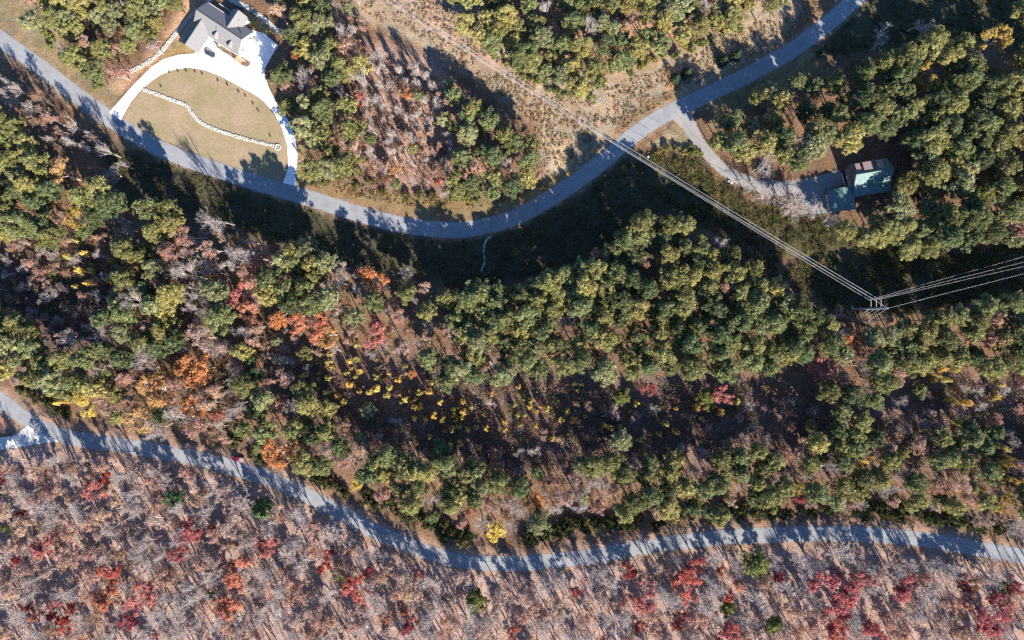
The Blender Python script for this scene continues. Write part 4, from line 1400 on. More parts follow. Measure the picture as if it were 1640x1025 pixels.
# stands: polygon, spacing px, {kind: weight}, heights, crown radii m, index weights of the pine tints
P_MIX = [0.30, 0.16, 0.28, 0.13, 0.13]
P_LIGHT = [0.25, 0.26, 0.17, 0.04, 0.28]
P_DARK = [0.34, 0.14, 0.30, 0.14, 0.08]
STANDS = [
    # above the upper road
    ([(70, -60), (290, -60), (280, 40), (245, 85), (205, 92), (190, 110), (172, 132), (150, 128), (130, 100), (95, 70), (65, 45), (35, 5)], 24, dict(pine=0.9, tan=0.06, bare=0.04), (12, 16), (2.6, 3.7), P_LIGHT),
    ([(425, -40), (520, -60), (545, 60), (590, 90), (600, 150), (560, 180), (570, 250), (520, 285), (480, 275), (478, 215), (455, 150), (440, 105), (455, 70), (430, 25)], 27, dict(pine=0.72, tan=0.14, bare=0.14), (17, 22), (3.0, 4.2), P_MIX),
    ([(560, 85), (620, 80), (700, 125), (720, 180), (730, 235), (700, 290), (640, 300), (590, 250), (570, 170)], 16.5, dict(slim=0.62, tan=0.24, pine=0.14), (10, 14), (1.6, 2.4), P_MIX),
    ([(690, 128), (730, 150), (790, 190), (840, 215), (870, 250), (860, 285), (800, 305), (740, 312), (690, 305), (700, 270), (740, 240), (720, 180)], 25, dict(pine=0.78, slim=0.14, tan=0.08), (13, 18), (2.8, 3.8), P_MIX),
    ([(490, 285), (560, 268), (640, 290), (700, 300), (700, 318), (640, 315), (560, 298), (500, 295)], 18, dict(shrubgreen=0.8, tan=0.2), (3, 5), (1.5, 2.2), P_MIX),
    ([(700, -60), (1290, -60), (1230, 15), (1150, 48), (1080, 72), (1000, 100), (960, 130), (935, 150), (895, 125), (850, 100), (790, 70), (740, 25)], 25, dict(pine=0.86, tan=0.08, slim=0.06), (13, 18), (2.9, 4.0), P_LIGHT),
    # right stand round the teal-roofed house
    ([(1130, 175), (1180, 150), (1260, 130), (1330, 105), (1350, 150), (1330, 180), (1230, 205), (1150, 235), (1125, 215)], 34, dict(pine=0.85, tan=0.15), (14, 18), (2.8, 3.6), P_MIX),
    ([(1230, 190), (1330, 150), (1390, 110), (1440, 90), (1500, 60), (1540, 70), (1570, 110), (1640, 130), (1760, 100), (1760, 420), (1640, 370), (1560, 385), (1470, 395), (1400, 385), (1390, 350), (1440, 330), (1450, 250), (1440, 210), (1380, 215), (1320, 235), (1270, 270), (1195, 262), (1170, 230)], 27, dict(pine=0.93, tan=0.04, bare=0.03), (20, 26), (3.2, 4.6), P_DARK),
    ([(1330, 375), (1400, 355), (1500, 330), (1640, 320), (1700, 330), (1700, 375), (1560, 388), (1470, 398), (1400, 400), (1350, 395)], 25, dict(pine=0.82, tan=0.12, bare=0.06), (14, 18), (3.0, 4.0), P_LIGHT),
    ([(1640, 0), (1760, -40), (1760, 100), (1640, 110)], 34, dict(pine=1.0), (18, 23), (3.2, 4.4), P_DARK),
    ([(10, 120), (80, 165), (170, 230), (205, 268), (150, 270), (70, 215), (0, 150)], 19, dict(slim=0.8, brown=0.2), (12, 16), (1.8, 2.4), P_MIX),  # thin trees added to lay streaks of trunk shadow across the upper road
    # left stands
    ([(-70, 165), (20, 190), (50, 232), (95, 262), (130, 285), (185, 305), (190, 335), (140, 355), (110, 385), (40, 385), (-70, 350)], 28, dict(pine=0.80, tan=0.10, bare=0.10), (18, 22), (3.4, 4.6), P_MIX),
    ([(222, 325), (270, 330), (285, 370), (235, 375)], 24, dict(pine=1.0), (21, 25), (3.2, 4.2), P_MIX),
    ([(270, 355), (330, 345), (400, 370), (430, 400), (420, 440), (390, 480), (410, 540), (390, 640), (330, 690), (270, 690), (230, 690), (300, 560), (300, 460), (260, 400)], 26, dict(bare=0.28, tan=0.52, pine=0.20), (20, 25), (3.2, 4.6), P_MIX),
    ([(190, 400), (230, 390), (300, 440), (300, 530), (250, 560), (190, 600), (150, 560), (160, 490), (195, 470)], 26, dict(pine=0.74, tan=0.16, bare=0.10), (19, 24), (3.0, 4.2), P_MIX),
    ([(-70, 500), (40, 520), (110, 535), (160, 600), (150, 625), (90, 640), (40, 605), (-70, 560)], 26, dict(pine=0.66, tan=0.16, bare=0.18), (19, 24), (3.0, 4.2), P_MIX),
    ([(130, 600), (230, 590), (280, 690), (240, 690), (190, 680), (110, 640)], 22, dict(pine=0.25, tan=0.5, bare=0.25), (11, 15), (2.6, 3.8), P_MIX),
    ([(-70, 380), (150, 385), (180, 420), (160, 520), (60, 520), (-70, 500)], 24, dict(brown=0.6, bare=0.4), (7, 11), (2.4, 3.6), P_MIX),
    ([(400, 640), (430, 600), (520, 620), (560, 680), (580, 740), (540, 750), (470, 720), (420, 700)], 27, dict(pine=0.5, tan=0.3, brown=0.1, bare=0.1), (18, 23), (3.0, 4.0), P_MIX),
    # the middle
    ([(418, 410), (470, 385), (535, 420), (540, 480), (500, 500), (440, 480), (410, 460)], 25, dict(pine=1.0), (24, 28), (3.2, 4.2), P_MIX),
    ([(540, 440), (620, 420), (690, 450), (700, 500), (680, 600), (600, 600), (560, 520)], 33, dict(pine=0.55, bare=0.25, tan=0.20), (18, 23), (2.9, 3.8), P_MIX),
    ([(660, 470), (720, 470), (800, 465), (860, 450), (880, 520), (860, 600), (800, 615), (720, 620), (690, 600), (720, 540)], 25, dict(pine=0.92, tan=0.08), (19, 24), (3.2, 4.3), P_MIX),
    ([(850, 460), (900, 420), (960, 395), (1010, 360), (1060, 340), (1110, 370), (1170, 400), (1220, 430), (1250, 470), (1300, 500), (1340, 540), (1330, 580), (1260, 580), (1190, 600), (1120, 590), (1040, 605), (960, 590), (890, 600), (850, 560)], 25.5, dict(pine=0.96, tan=0.03, bare=0.01), (20, 25), (3.1, 4.3), P_DARK),
    ([(400, 570), (470, 600), (480, 700), (540, 720), (550, 760), (500, 760), (440, 740), (420, 680), (400, 640)], 26, dict(pine=0.74, tan=0.18, bare=0.08), (20, 25), (3.0, 4.0), P_MIX),
    ([(560, 740), (620, 715), (720, 745), (800, 750), (830, 780), (800, 800), (720, 815), (650, 810), (590, 785)], 25, dict(pine=0.84, bare=0.08, tan=0.08), (17, 22), (2.9, 3.9), P_MIX),
    ([(700, 790), (800, 780), (870, 790), (980, 770), (990, 810), (930, 835), (850, 845), (760, 850), (700, 820)], 23, dict(tan=0.52, bare=0.33, pine=0.15), (17, 21), (2.8, 4.0), P_MIX),
    ([(950, 740), (980, 700), (1080, 730), (1160, 730), (1250, 720), (1340, 700), (1400, 690), (1440, 740), (1470, 770), (1420, 800), (1320, 810), (1230, 810), (1150, 822), (1050, 828), (970, 825)], 26, dict(pine=0.78, tan=0.14, bare=0.08), (17, 21), (2.9, 3.9), P_MIX),
    ([(1290, 540), (1360, 560), (1420, 600), (1410, 690), (1340, 700), (1320, 640)], 28, dict(pine=0.65, tan=0.25, bare=0.1), (19, 24), (3.0, 4.0), P_MIX),
    ([(1385, 530), (1440, 520), (1520, 500), (1640, 480), (1760, 470), (1760, 590), (1640, 600), (1560, 585), (1500, 590), (1430, 610), (1395, 570)], 24, dict(pine=0.92, tan=0.08), (18, 23), (3.1, 4.2), P_MIX),
    ([(1470, 700), (1540, 690), (1640, 740), (1760, 740), (1760, 870), (1640, 855), (1560, 830), (1500, 790)], 27, dict(pine=0.70, tan=0.20, bare=0.10), (17, 21), (3.0, 4.0), P_MIX),
    ([(560, 620), (700, 630), (900, 640), (1250, 640), (1320, 660), (1300, 720), (960, 740), (830, 740), (600, 710)], 30, dict(brown=0.62, bare=0.26, pine=0.12), (7, 11), (2.2, 3.4), P_MIX),
    ([(1430, 620), (1640, 610), (1760, 610), (1760, 740), (1560, 690), (1450, 690)], 26, dict(bare=0.5, tan=0.3, darkpine=0.2), (8, 12), (2.2, 3.4), P_DARK),
    ([(-70, 370), (190, 350), (300, 350), (430, 395), (560, 430), (690, 470), (700, 600), (560, 560), (480, 600), (560, 740), (420, 725), (270, 692), (110, 645), (-70, 560)], 19, dict(brown=0.42, tan=0.22, bare=0.28, pine=0.08), (9, 14), (2.0, 3.0), P_MIX),
    ([(560, 700), (830, 740), (960, 720), (1260, 700), (1450, 690), (1640, 700), (1760, 740), (1760, 860), (1640, 845), (1470, 815), (1230, 805), (970, 825), (850, 845), (700, 830), (590, 785)], 19, dict(brown=0.45, tan=0.2, bare=0.2, pine=0.15), (8, 13), (2.0, 3.0), P_MIX),
    ([(430, -40), (560, -40), (600, 90), (720, 130), (860, 220), (870, 285), (700, 312), (560, 292), (480, 270)], 17, dict(brown=0.35, tan=0.3, slim=0.15, pine=0.2), (7, 11), (1.7, 2.5), P_LIGHT),
    ([(1290, 500), (1350, 505), (1425, 512), (1440, 530), (1390, 575), (1320, 545)], 18, dict(tan=0.4, bare=0.35, brown=0.25), (9, 14), (2.2, 3.2), P_MIX),
    # the leafless wood south of the lower road
    ([(-70, 745), (60, 742), (200, 752), (300, 765), (400, 800), (500, 845), (600, 890), (680, 918), (780, 938), (900, 932), (1053, 905), (1163, 895), (1300, 890), (1463, 900), (1563, 915), (1760, 940), (1760, 1110), (-40, 1110)], 26, dict(bare=0.46, tan=0.48, smallred=0.06), (15, 20), (3.4, 4.8), P_MIX),
]


def draw(seq, w=None):
    return seq[rng.choice(len(seq), p=None if w is None else np.array(w) / sum(w))]


# yellow shrubs of the dark hollows, dark hedges along the lower road
for cx, cy, sx, sy, n in ((560, 590, 46, 44, 26), (640, 640, 55, 34, 26), (720, 665, 70, 25, 26), (520, 600, 20, 20, 6), (850, 650, 60, 40, 20), (1000, 690, 90, 30, 16), (1495, 595, 26, 18, 10), (1610, 730, 25, 25, 14), (1390, 740, 30, 20, 10), (110, 635, 25, 8, 8), (740, 700, 60, 25, 8), (1150, 660, 60, 30, 10), (1560, 640, 60, 40, 10), (130, 430, 60, 30, 8), (1570, 800, 30, 25, 8)):
    for _ in range(n * 3):
        px, py = rng.normal(cx, sx * 0.6), rng.normal(cy, sy * 0.6)
        q = rng.uniform(0.6, 1.25)
        if sum(1 for t in trees if t['name'] == 'yellow_shrub') < 165:
            nm, c = draw([("bright yellow", (0.74, 0.64, 0.24)), ("golden yellow", (0.68, 0.52, 0.20)), ("greenish yellow", (0.56, 0.54, 0.22))])
            if rng.random() < 0.45:
                plant('shrub', 'yellow_shrub', px, py, 7.0 * q, 1.4 * q, c, 9, None, nm, crown_at=0.6)

for poly, sp, mixw, hh, rr, pw in STANDS:
    xs, ys = [p[0] for p in poly], [p[1] for p in poly]
    area = (max(xs) - min(xs)) * (max(ys) - min(ys))
    tries = int(area / sp ** 2 * 14)
    cand = np.stack([rng.uniform(min(xs), max(xs), tries), rng.uniform(min(ys), max(ys), tries)], 1)
    cand = cand[inside(cand[:, 0], cand[:, 1], poly)]
    for px, py in cand:
        kind = draw(list(mixw), list(mixw.values()))
        u = rng.random()
        h, r = hh[0] + (hh[1] - hh[0]) * u, rr[0] + (rr[1] - rr[0]) * min(1, max(0, u + rng.normal(0, 0.25)))
        r *= 1.25
        if 1395 < px < 1510 and 285 < py < 405:      # lower trees before the teal-roofed house
            h = min(h, 15.0)
        gap = sp * 0.94 * (0.8 + 0.4 * (r / 1.25 - rr[0]) / (rr[1] - rr[0] + 1e-6))
        if kind in ('pine', 'darkpine'):
            nm, c = draw(PINES, pw if kind == 'pine' else [0, 0, 0.3, 0.7, 0])
            jit = rng.uniform(0.75, 1.25)
            plant('pine', 'pine_tree', px, py, h, r, tuple(k * jit for k in c), gap, None, nm)
        elif kind in ('bare', 'slim'):
            plant(kind, 'bare_tree', px, py, h * 0.95, r, (1, 1, 1), gap, None, 'white-stemmed leafless' if kind == 'slim' else 'grey leafless')
        elif kind in ('tan', 'brown'):
            nm, c = draw(TANS, [0.32, 0.10, 0.24, 0.06, 0.28] if kind == 'tan' else [0.1, 0.05, 0.2, 0.5, 0.15])
            plant('tan', 'brown_tree', px, py, h * 0.85, r * 0.9, c, gap, None, nm)
        elif kind == 'smallred':
            nm, c = draw(REDS)
            plant('leafy', 'red_tree', px, py, h * 0.65, r * 0.55, c, gap * 0.8, None, 'small ' + nm)
        elif kind == 'shrubgreen':
            plant('shrub', 'evergreen_shrub', px, py, h * 0.7, r, draw([(0.10, 0.12, 0.04), (0.13, 0.13, 0.05), (0.16, 0.13, 0.06)]), gap, None, 'olive', crown_at=0.5)

HEDGE = [([(338, 690), (370, 705), (405, 728), (420, 738)], 8), ([(470, 745), (520, 770), (560, 795)], 5), ([(585, 790), (640, 815), (700, 845), (745, 862)], 10), ([(842, 860), (900, 850), (960, 838), (1040, 826)], 9), ([(1040, 830), (1120, 822), (1230, 815), (1320, 812), (1400, 815), (1470, 822)], 11), ([(1470, 825), (1540, 838), (1640, 850)], 6), ([(20, 610), (60, 640), (110, 662)], 4)]
LIME = [([(1010, 112), (1060, 92), (1120, 72), (1190, 45)], 5), ([(790, 85), (850, 125), (900, 148), (945, 150)], 5), ([(640, 312), (700, 317), (770, 322)], 4), ([(60, 40), (95, 75), (130, 112), (160, 140)], 6), ([(1050, 240), (1090, 238), (1120, 248)], 5)]
for line, wd in LIME:
    c = catmull(line, 30)
    for p in c[rng.integers(0, len(c), len(c))]:
        px, py = p + rng.normal(0, wd * 0.6, 2)
        plant('shrub', 'evergreen_shrub', px, py, rng.uniform(1.5, 3), rng.uniform(1.2, 2.2), draw([(0.19, 0.23, 0.07), (0.23, 0.24, 0.08), (0.15, 0.19, 0.07)]), 9, None, 'light green', crown_at=0.5)
for line, wd in HEDGE:
    c = catmull(line, 30)
    for p in c[rng.integers(0, len(c), len(c) * 3)]:
        px, py = p + rng.normal(0, wd * 0.5, 2)
        plant('shrub', 'evergreen_shrub', px, py, rng.uniform(2.5, 4.5), rng.uniform(1.8, 2.9), draw([(0.035, 0.055, 0.022), (0.05, 0.07, 0.028), (0.10, 0.11, 0.045)]), 9.5, None, 'dark', crown_at=0.5)
for px, py, lab in ((271, 116, 1), (285, 114, 1), (298, 113.5, 1), (312, 115, 1), (324, 119, 1), (349, 129, 1), (364, 136, 1), (382, 147, 1), (393, 154, 1), (405, 166, 1), (258, 139, 0), (414, 178, 0), (433, 218, 0)):
    plant('shrub', 'lawn_shrub', px, py, 0.9, 0.4, (0.05, 0.07, 0.03), 2, None, 'lawn' if lab else 'stray', True, crown_at=0.5)

# ------------------------------------------------------------------ build them: the largest 300 of a kind as things, the rest as one mass
LANDMARKS = [("the grey-roofed house", 350, 55), ("the teal-roofed house", 1400, 275), ("the teal garage", 1345, 320), ("the steel power pole", 1420, 495), ("the red pickup", 383, 733),
             ("the white drive's west mouth", 185, 185), ("the white drive's south mouth", 465, 295), ("the stone ring on the lawn", 445, 235), ("the gravel drive's mouth", 1090, 185), ("the concrete apron on the lower road", 50, 700),
             ("the upper road's lowest bend", 725, 367), ("the wires over the upper road", 985, 240), ("the lower road's lowest bend", 820, 903), ("the lower road's crest", 1300, 853), ("the lower road's exit at right", 1640, 892),
             ("the upper road's exit at left", 0, 62), ("the upper road's exit at top", 1368, 2), ("the clay bank's rubble channel", 240, 98), ("the sandy strip under the wires", 850, 120), ("the gravel drive's bend", 1190, 288)]
SHORT = {}
for s in SPECIAL:
    w = s[7]
    LANDMARKS.append(("the " + w, s[2], s[3]))
DIRS = ["right of", "above and right of", "above", "above and left of", "left of", "below and left of", "below", "below and right of"]
ORD = ["", "second ", "third ", "fourth ", "fifth ", "sixth ", "seventh ", "eighth ", "ninth ", "tenth ", "eleventh ", "twelfth ", "thirteenth ", "fourteenth ", "fifteenth ", "sixteenth ", "seventeenth ", "eighteenth ", "nineteenth ", "twentieth "]
LM = [(n, x, y) for n, x, y in LANDMARKS if len(n.split()) <= 9]
things, rest = [], []
by_name = {}
for t in trees:
    by_name.setdefault(t['name'], []).append(t)
for name, L in by_name.items():
    vis = [t for t in L if -6 < t['px'] < 1640 and -6 < t['py'] < 1030]
    vis.sort(key=lambda t: (t['label'] is None, -t['r']))
    things += vis[:298]
    keep = set(id(t) for t in vis[:298])
    rest += [t for t in L if id(t) not in keep]
KINDWORD = {'pine_tree': 'pine', 'bare_tree': 'tree', 'brown_tree': 'half-bare tree', 'red_tree': 'tree', 'yellow_shrub': 'shrub', 'evergreen_shrub': 'evergreen bush', 'lawn_shrub': 'little bush'}
GROUP = {'pine_tree': 'pines of the stands between the two roads and beyond', 'bare_tree': 'leafless trees of the woods', 'brown_tree': 'brown-leaved trees of the woods', 'red_tree': 'red-leaved trees of the woods', 'orange_tree': 'orange-leaved trees of the woods',
         'yellow_tree': 'yellow-leaved trees of the woods', 'green_tree': 'green leafy trees of the woods', 'yellow_shrub': 'yellow shrubs of the shaded hollows', 'evergreen_shrub': 'evergreen bushes along the roads', 'lawn_shrub': 'little bushes planted round the lawn', 'cedar': 'dark conifers by the roads'}
slots = {}
CUT = {}
for nm in by_name:
    q = sorted(t['r'] for t in things if t['name'] == nm)
    CUT[nm] = (q[len(q) // 3], q[2 * len(q) // 3])


def SIZE(t):
    a, b = CUT[t['name']]
    return "" if t['tint'].startswith('small') else "small " if t['r'] < a else "large " if t['r'] > b else ""


for t in things:
    if t['label']:
        continue
    if t['name'] == 'lawn_shrub':
        continue
    t['tint'] = SIZE(t) + t['tint']
    base = len(t['tint'].split()) + len(KINDWORD.get(t['name'], 'tree').split()) + 1
    near = sorted(LM, key=lambda l: (l[1] - t['px']) ** 2 + (l[2] - t['py']) ** 2)
    for n, lx, ly in near:
        d = DIRS[int(round(math.degrees(math.atan2(ly - t['py'], t['px'] - lx)) / 45.0)) % 8]
        if base + len(d.split()) + len(n.split()) <= 16:
            break
    d = DIRS[int(round(math.degrees(math.atan2(ly - t['py'], t['px'] - lx)) / 45.0)) % 8]
    slots.setdefault((t['name'], t['tint'], n, d), []).append((math.hypot(t['px'] - lx, t['py'] - ly), t))
for (nm, tint, n, d), L in slots.items():
    L.sort(key=lambda q: q[0])
    for i, (_, t) in enumerate(L):
        t['label'] = f"{ORD[min(i, 19)]}{tint} {KINDWORD.get(nm, 'tree')} {d} {n}"
lawn = [t for t in things if t['name'] == 'lawn_shrub']
ARC = ["first little bush along the drive's arc from the west", "second little bush along the drive's arc", "third little bush along the drive's arc", "fourth little bush along the drive's arc, nearest the parked car", "fifth little bush along the drive's arc",
       "sixth little bush along the drive's arc, after a gap", "seventh little bush along the drive's arc", "eighth little bush along the drive's arc", "ninth little bush along the drive's arc", "last little bush along the drive's arc going east",
       "little dark bush alone on the lawn by the channel's start", "little dark bush at the lawn's upper east edge", "little dark bush at the lawn's east edge above the stone ring"]
for t, lab in zip(sorted(lawn, key=lambda t: trees.index(t)), ARC):
    t['label'] = lab


def build_tree(t):
    k = t['kind']
    i = rng.integers(0, len(MESH[k]))
    root = empty(t['name'], (t['x'], t['y'], 0.0), rng.uniform(0, 6.28), t['label'], t['name'].replace('_', ' ').replace('evergreen ', '').replace('lawn ', '').replace('yellow shrub', 'shrub'), GROUP.get(t['name']))
    uh, ur = UNIT[k]
    root.scale = (t['r'] / ur, t['r'] / ur, t['h'] / uh)
    tr = link("trunk", MESH[k][i][0], root)
    cr = link("crown", MESH[k][i][1], root)
    cr.color = (*t['col'], 1.0)


for t in things:
    build_tree(t)

MASS = {'pine_tree': ("pine_wood", "remaining pines that fill the stands between the larger ones"), 'bare_tree': ("leafless_wood", "remaining grey leafless trees that fill the woods"),
        'brown_tree': ("brown_wood", "remaining brown-leaved trees that fill the woods"), 'red_tree': ("red_wood", "remaining red saplings beyond the border"),
        'evergreen_shrub': ("evergreen_thicket", "remaining dark evergreen bushes along the roadside"), 'yellow_shrub': ("yellow_thicket", "remaining yellow shrubs of the hollows")}
by_name = {}
for t in rest:
    by_name.setdefault(t['name'], []).append(t)
for name, L in by_name.items():
    wood = [[], []]
    top = [[], [], []]
    for t in L:
        k = t['kind']
        i = rng.integers(0, len(LOW[k]))
        uh, ur = UNIT[k]
        sc = np.array((t['r'] / ur, t['r'] / ur, t['h'] / uh))
        a = rng.uniform(0, 6.28)
        ca, sa = math.cos(a), math.sin(a)
        for dst, (v, f) in zip((wood, top), LOW[k][i]):
            q = v * sc
            q = np.stack([q[:, 0] * ca - q[:, 1] * sa + t['x'], q[:, 0] * sa + q[:, 1] * ca + t['y'], q[:, 2]], 1)
            dst[0].append(q)
            dst[1].append(f)
            if dst is top:
                top[2].append(np.tile((*t['col'], 1.0), (len(q), 1)))
    nw = sum(len(f) for f in wood[1])
    vv = np.concatenate(wood[0] + top[0])
    ff = wood[1] + top[1]
    off = np.cumsum([0] + [len(v) for v in wood[0] + top[0]])[:-1]
    ff = np.concatenate([f + o for f, o in zip(ff, off)])
    kind = L[0]['kind']
    nm, lab = MASS.get(name, (name + "_mass", "remaining " + name.replace('_', ' ') + "s of the woods"))
    me = mesh_np(nm, vv, ff, WOOD[kind])
    me.materials.append(M_TWIG if kind in ('bare', 'slim') else M_LEAF_ATTR)
    mi = np.zeros(len(ff), np.int32)
    mi[nw:] = 1
    me.polygons.foreach_set("material_index", mi)
    at = me.attributes.new("tint", 'FLOAT_COLOR', 'POINT')
    cc = np.ones((len(vv), 4), np.float32)
    cc[len(vv) - sum(len(c) for c in top[2]):] = np.concatenate(top[2])
    at.data.foreach_set("color", cc.ravel())
    tag(link(nm, me), lab, kind='stuff')
print("TREES", {k: len([t for t in things if t['name'] == k]) for k in set(t['name'] for t in things)}, "rest", {k: len(v) for k, v in by_name.items()})


# ------------------------------------------------------------------ what nobody could count: grass, brush, fallen sticks
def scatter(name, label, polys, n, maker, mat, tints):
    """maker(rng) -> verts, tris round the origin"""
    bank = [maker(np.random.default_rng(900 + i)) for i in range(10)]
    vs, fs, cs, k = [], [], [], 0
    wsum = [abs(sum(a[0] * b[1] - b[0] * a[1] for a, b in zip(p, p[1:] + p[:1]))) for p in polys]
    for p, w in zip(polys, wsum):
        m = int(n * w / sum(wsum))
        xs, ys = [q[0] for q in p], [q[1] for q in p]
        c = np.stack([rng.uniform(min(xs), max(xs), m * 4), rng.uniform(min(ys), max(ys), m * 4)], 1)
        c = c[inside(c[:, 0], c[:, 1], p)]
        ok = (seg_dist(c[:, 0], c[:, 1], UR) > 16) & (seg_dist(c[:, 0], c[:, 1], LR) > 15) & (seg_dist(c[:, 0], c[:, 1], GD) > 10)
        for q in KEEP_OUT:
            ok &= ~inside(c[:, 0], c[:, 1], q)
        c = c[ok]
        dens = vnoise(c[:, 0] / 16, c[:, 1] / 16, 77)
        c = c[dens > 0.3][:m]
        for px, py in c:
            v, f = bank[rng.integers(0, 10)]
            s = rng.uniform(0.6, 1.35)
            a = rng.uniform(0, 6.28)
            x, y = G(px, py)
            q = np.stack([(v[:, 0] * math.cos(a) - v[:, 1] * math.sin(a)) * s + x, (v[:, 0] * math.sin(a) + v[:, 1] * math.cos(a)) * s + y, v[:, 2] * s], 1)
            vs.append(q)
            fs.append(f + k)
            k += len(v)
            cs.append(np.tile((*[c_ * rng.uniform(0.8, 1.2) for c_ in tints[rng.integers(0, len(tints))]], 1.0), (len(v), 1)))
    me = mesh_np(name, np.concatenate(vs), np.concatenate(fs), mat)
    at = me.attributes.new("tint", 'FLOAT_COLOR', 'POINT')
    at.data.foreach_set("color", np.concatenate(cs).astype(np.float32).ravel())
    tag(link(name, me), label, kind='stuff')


def tuft(r, n=16, R=0.45, h=0.55, s=0.16):
    c = np.stack([r.normal(0, R * 0.5, n), r.normal(0, R * 0.5, n), r.uniform(0.1, h, n)], 1)
    return leaves(c, r.normal(size=(n, 3)) + (0, 0, 0.6), s, r, 1.6)


def brush(r, n=28, R=1.2, h=1.7, s=0.22):
    segs = []
    for _ in range(9):
        a = r.uniform(0, 6.28)
        segs.append((np.array((0, 0, 0.0)), np.array((math.cos(a) * R * r.uniform(0.3, 1), math.sin(a) * R * r.uniform(0.3, 1), h * r.uniform(0.5, 1.1))), 0.035, 0.015))
    c = np.stack([r.normal(0, R * 0.5, n), r.normal(0, R * 0.5, n), r.uniform(0.3, h, n)], 1)
    return join([tubes(segs, 3), leaves(c, r.normal(size=(n, 3)) + (0, 0, 0.6), s, r)])


def sapling(r):
    h = r.uniform(2.5, 5)
    segs = [(np.zeros(3), np.array((r.normal(0, 0.2), r.normal(0, 0.2), h)), 0.06, 0.02)]
    for _ in range(11):
        z = r.uniform(0.35, 1) * h
        a = r.uniform(0, 6.28)
        L = r.uniform(0.5, 1.5)
        segs.append((np.array((0, 0, z)), np.array((math.cos(a) * L, math.sin(a) * L, z + L * 0.7)), 0.03, 0.012))
    n = 34
    c = np.stack([r.normal(0, 0.75, n), r.normal(0, 0.75, n), r.uniform(0.3, 1, n) * h], 1)
    return join([tubes(segs[:6], 3), leaves(c, r.normal(size=(n, 3)) + (0, 0, 0.5), 0.27, r)])


def stick(r):
    L = r.uniform(1.0, 4.5)
    p = np.array((L, 0, r.uniform(0.05, 0.35)))
    segs = [(np.array((0, 0, 0.06)), p, 0.06, 0.03), (p * 0.6, p * 0.6 + np.array((0.4 * L, 0.3 * L * r.choice((-1, 1)), 0.1)), 0.035, 0.015)]
    return tubes(segs, 3)


MEADOW = [[(520, -20), (700, -20), (770, 70), (850, 115), (930, 165), (1000, 130), (1100, 90), (1230, 30), (1300, -20), (1320, 20), (1240, 75), (1085, 150), (1000, 210), (940, 262), (880, 290), (855, 200), (780, 140), (690, 70), (600, 30)]]
scatter("meadow_grass", "rough tan tussocks of the cleared strip under the wires", MEADOW, 3800, tuft, M_LEAF_ATTR, [(0.34, 0.26, 0.18), (0.29, 0.23, 0.14), (0.25, 0.22, 0.13), (0.38, 0.29, 0.21)])
CORRIDOR = [[(1120, 260), (1150, 290), (1230, 320), (1340, 365), (1480, 405), (1640, 385), (1640, 465), (1520, 490), (1430, 510), (1330, 490), (1230, 440), (1110, 350), (1040, 300), (1040, 250)]]
scatter("brush", "tangled green and brown brush of the cleared strip by the power pole", CORRIDOR, 2600, brush, M_LEAF_ATTR, [(0.12, 0.135, 0.05), (0.17, 0.17, 0.07), (0.22, 0.16, 0.10), (0.09, 0.11, 0.045)])
HOLLOW = [[(430, 560), (700, 600), (900, 610), (1260, 620), (1330, 600), (1700, 600), (1700, 760), (1260, 740), (900, 770), (560, 740), (470, 680)], [(-20, 370), (150, 380), (190, 420), (190, 520), (60, 540), (-20, 530)], [(190, 380), (420, 400), (430, 560), (380, 690), (250, 690), (180, 600)]]
scatter("undergrowth", "thin brown saplings and brush filling the shaded hollows", HOLLOW, 3800, sapling, M_LEAF_ATTR, [(0.25, 0.165, 0.135), (0.31, 0.215, 0.175), (0.19, 0.125, 0.105), (0.12, 0.145, 0.07)])
WOODFLOOR = [[(-20, 745), (270, 760), (410, 800), (543, 860), (643, 905), (743, 930), (820, 935), (953, 920), (1153, 895), (1363, 885), (1563, 905), (1660, 920), (1660, 1040), (-20, 1040)], [(560, 90), (700, 120), (760, 200), (760, 300), (600, 290), (560, 200)]]
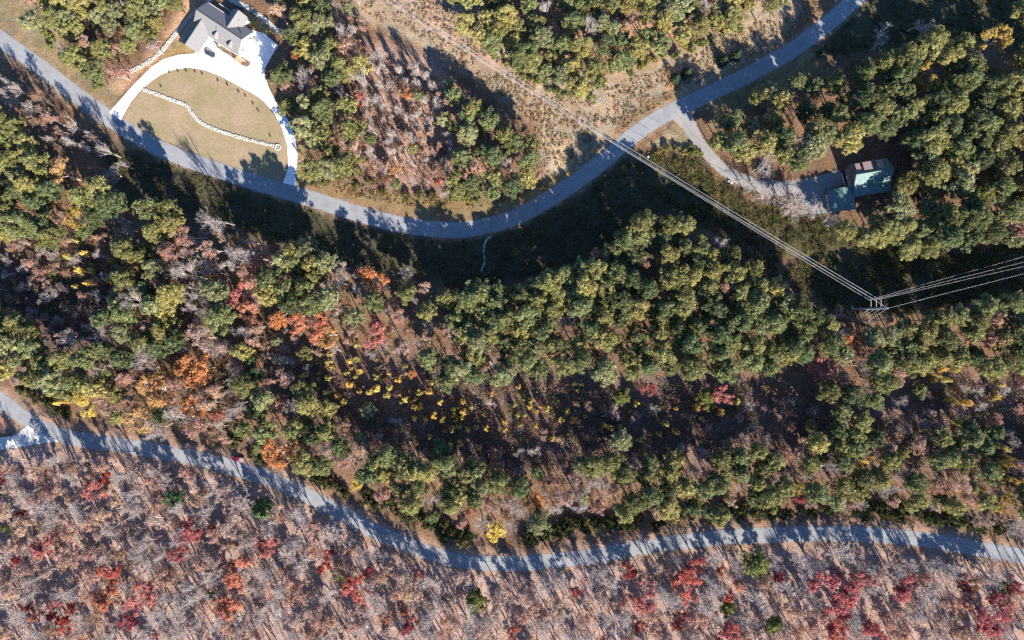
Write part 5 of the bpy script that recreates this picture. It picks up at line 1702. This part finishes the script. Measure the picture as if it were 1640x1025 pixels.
PINEFLOOR = [[(850, 460), (960, 395), (1060, 340), (1220, 430), (1340, 540), (1330, 590), (1120, 600), (890, 610)], [(540, 440), (690, 450), (860, 450), (880, 600), (700, 620), (560, 560)], [(560, 740), (720, 745), (980, 740), (1250, 720), (1440, 740), (1640, 760), (1640, 850), (1470, 815), (1230, 805), (970, 830), (850, 848), (700, 830), (600, 795)],
             [(1130, 175), (1330, 110), (1500, 60), (1640, 130), (1640, 370), (1470, 395), (1450, 260), (1380, 215), (1270, 265), (1170, 230)], [(430, -10), (560, -10), (600, 90), (720, 130), (860, 220), (870, 285), (700, 312), (560, 292), (480, 270)], [(700, -10), (1280, -10), (1150, 48), (1000, 100), (935, 150), (850, 100), (740, 25)], [(70, -10), (290, -10), (245, 85), (172, 132), (95, 70)], [(-10, 165), (100, 262), (185, 305), (140, 355), (-10, 370)]]
scatter("forest_brush", "low brown and green brush on the needle litter under the pines", PINEFLOOR, 2900, brush, M_LEAF_ATTR, [(0.20, 0.13, 0.10), (0.26, 0.18, 0.13), (0.14, 0.15, 0.07), (0.16, 0.10, 0.08)])
scatter("fallen_branches", "grey fallen branches lying on the leaf litter of the leafless wood", WOODFLOOR, 1700, stick, M_LEAF_ATTR, [(0.35, 0.30, 0.27), (0.22, 0.17, 0.14), (0.12, 0.09, 0.075)])
scatter("low_saplings", "pinkish thin saplings on the leaf litter of the leafless wood", WOODFLOOR, 1100, sapling, M_LEAF_ATTR, [(0.33, 0.22, 0.17), (0.30, 0.14, 0.11), (0.35, 0.28, 0.22)])
VERGE = [[(-20, 600), (110, 665), (270, 705), (420, 742), (543, 800), (643, 848), (743, 880), (820, 886), (953, 872), (1153, 842), (1363, 836), (1563, 858), (1650, 872), (1650, 855), (1470, 835), (1230, 830), (1040, 845), (860, 868), (745, 868), (600, 815), (470, 760), (330, 715), (110, 655), (-20, 585)],
         [(480, 285), (560, 295), (700, 318), (860, 290), (880, 300), (760, 335), (640, 330), (500, 300)], [(1030, 235), (1112, 240), (1130, 260), (1050, 260)]]
scatter("verge_grass", "short dry tussocks and weeds on the road verges", VERGE, 1500, tuft, M_LEAF_ATTR, [(0.28, 0.21, 0.12), (0.18, 0.16, 0.07), (0.26, 0.15, 0.09)])
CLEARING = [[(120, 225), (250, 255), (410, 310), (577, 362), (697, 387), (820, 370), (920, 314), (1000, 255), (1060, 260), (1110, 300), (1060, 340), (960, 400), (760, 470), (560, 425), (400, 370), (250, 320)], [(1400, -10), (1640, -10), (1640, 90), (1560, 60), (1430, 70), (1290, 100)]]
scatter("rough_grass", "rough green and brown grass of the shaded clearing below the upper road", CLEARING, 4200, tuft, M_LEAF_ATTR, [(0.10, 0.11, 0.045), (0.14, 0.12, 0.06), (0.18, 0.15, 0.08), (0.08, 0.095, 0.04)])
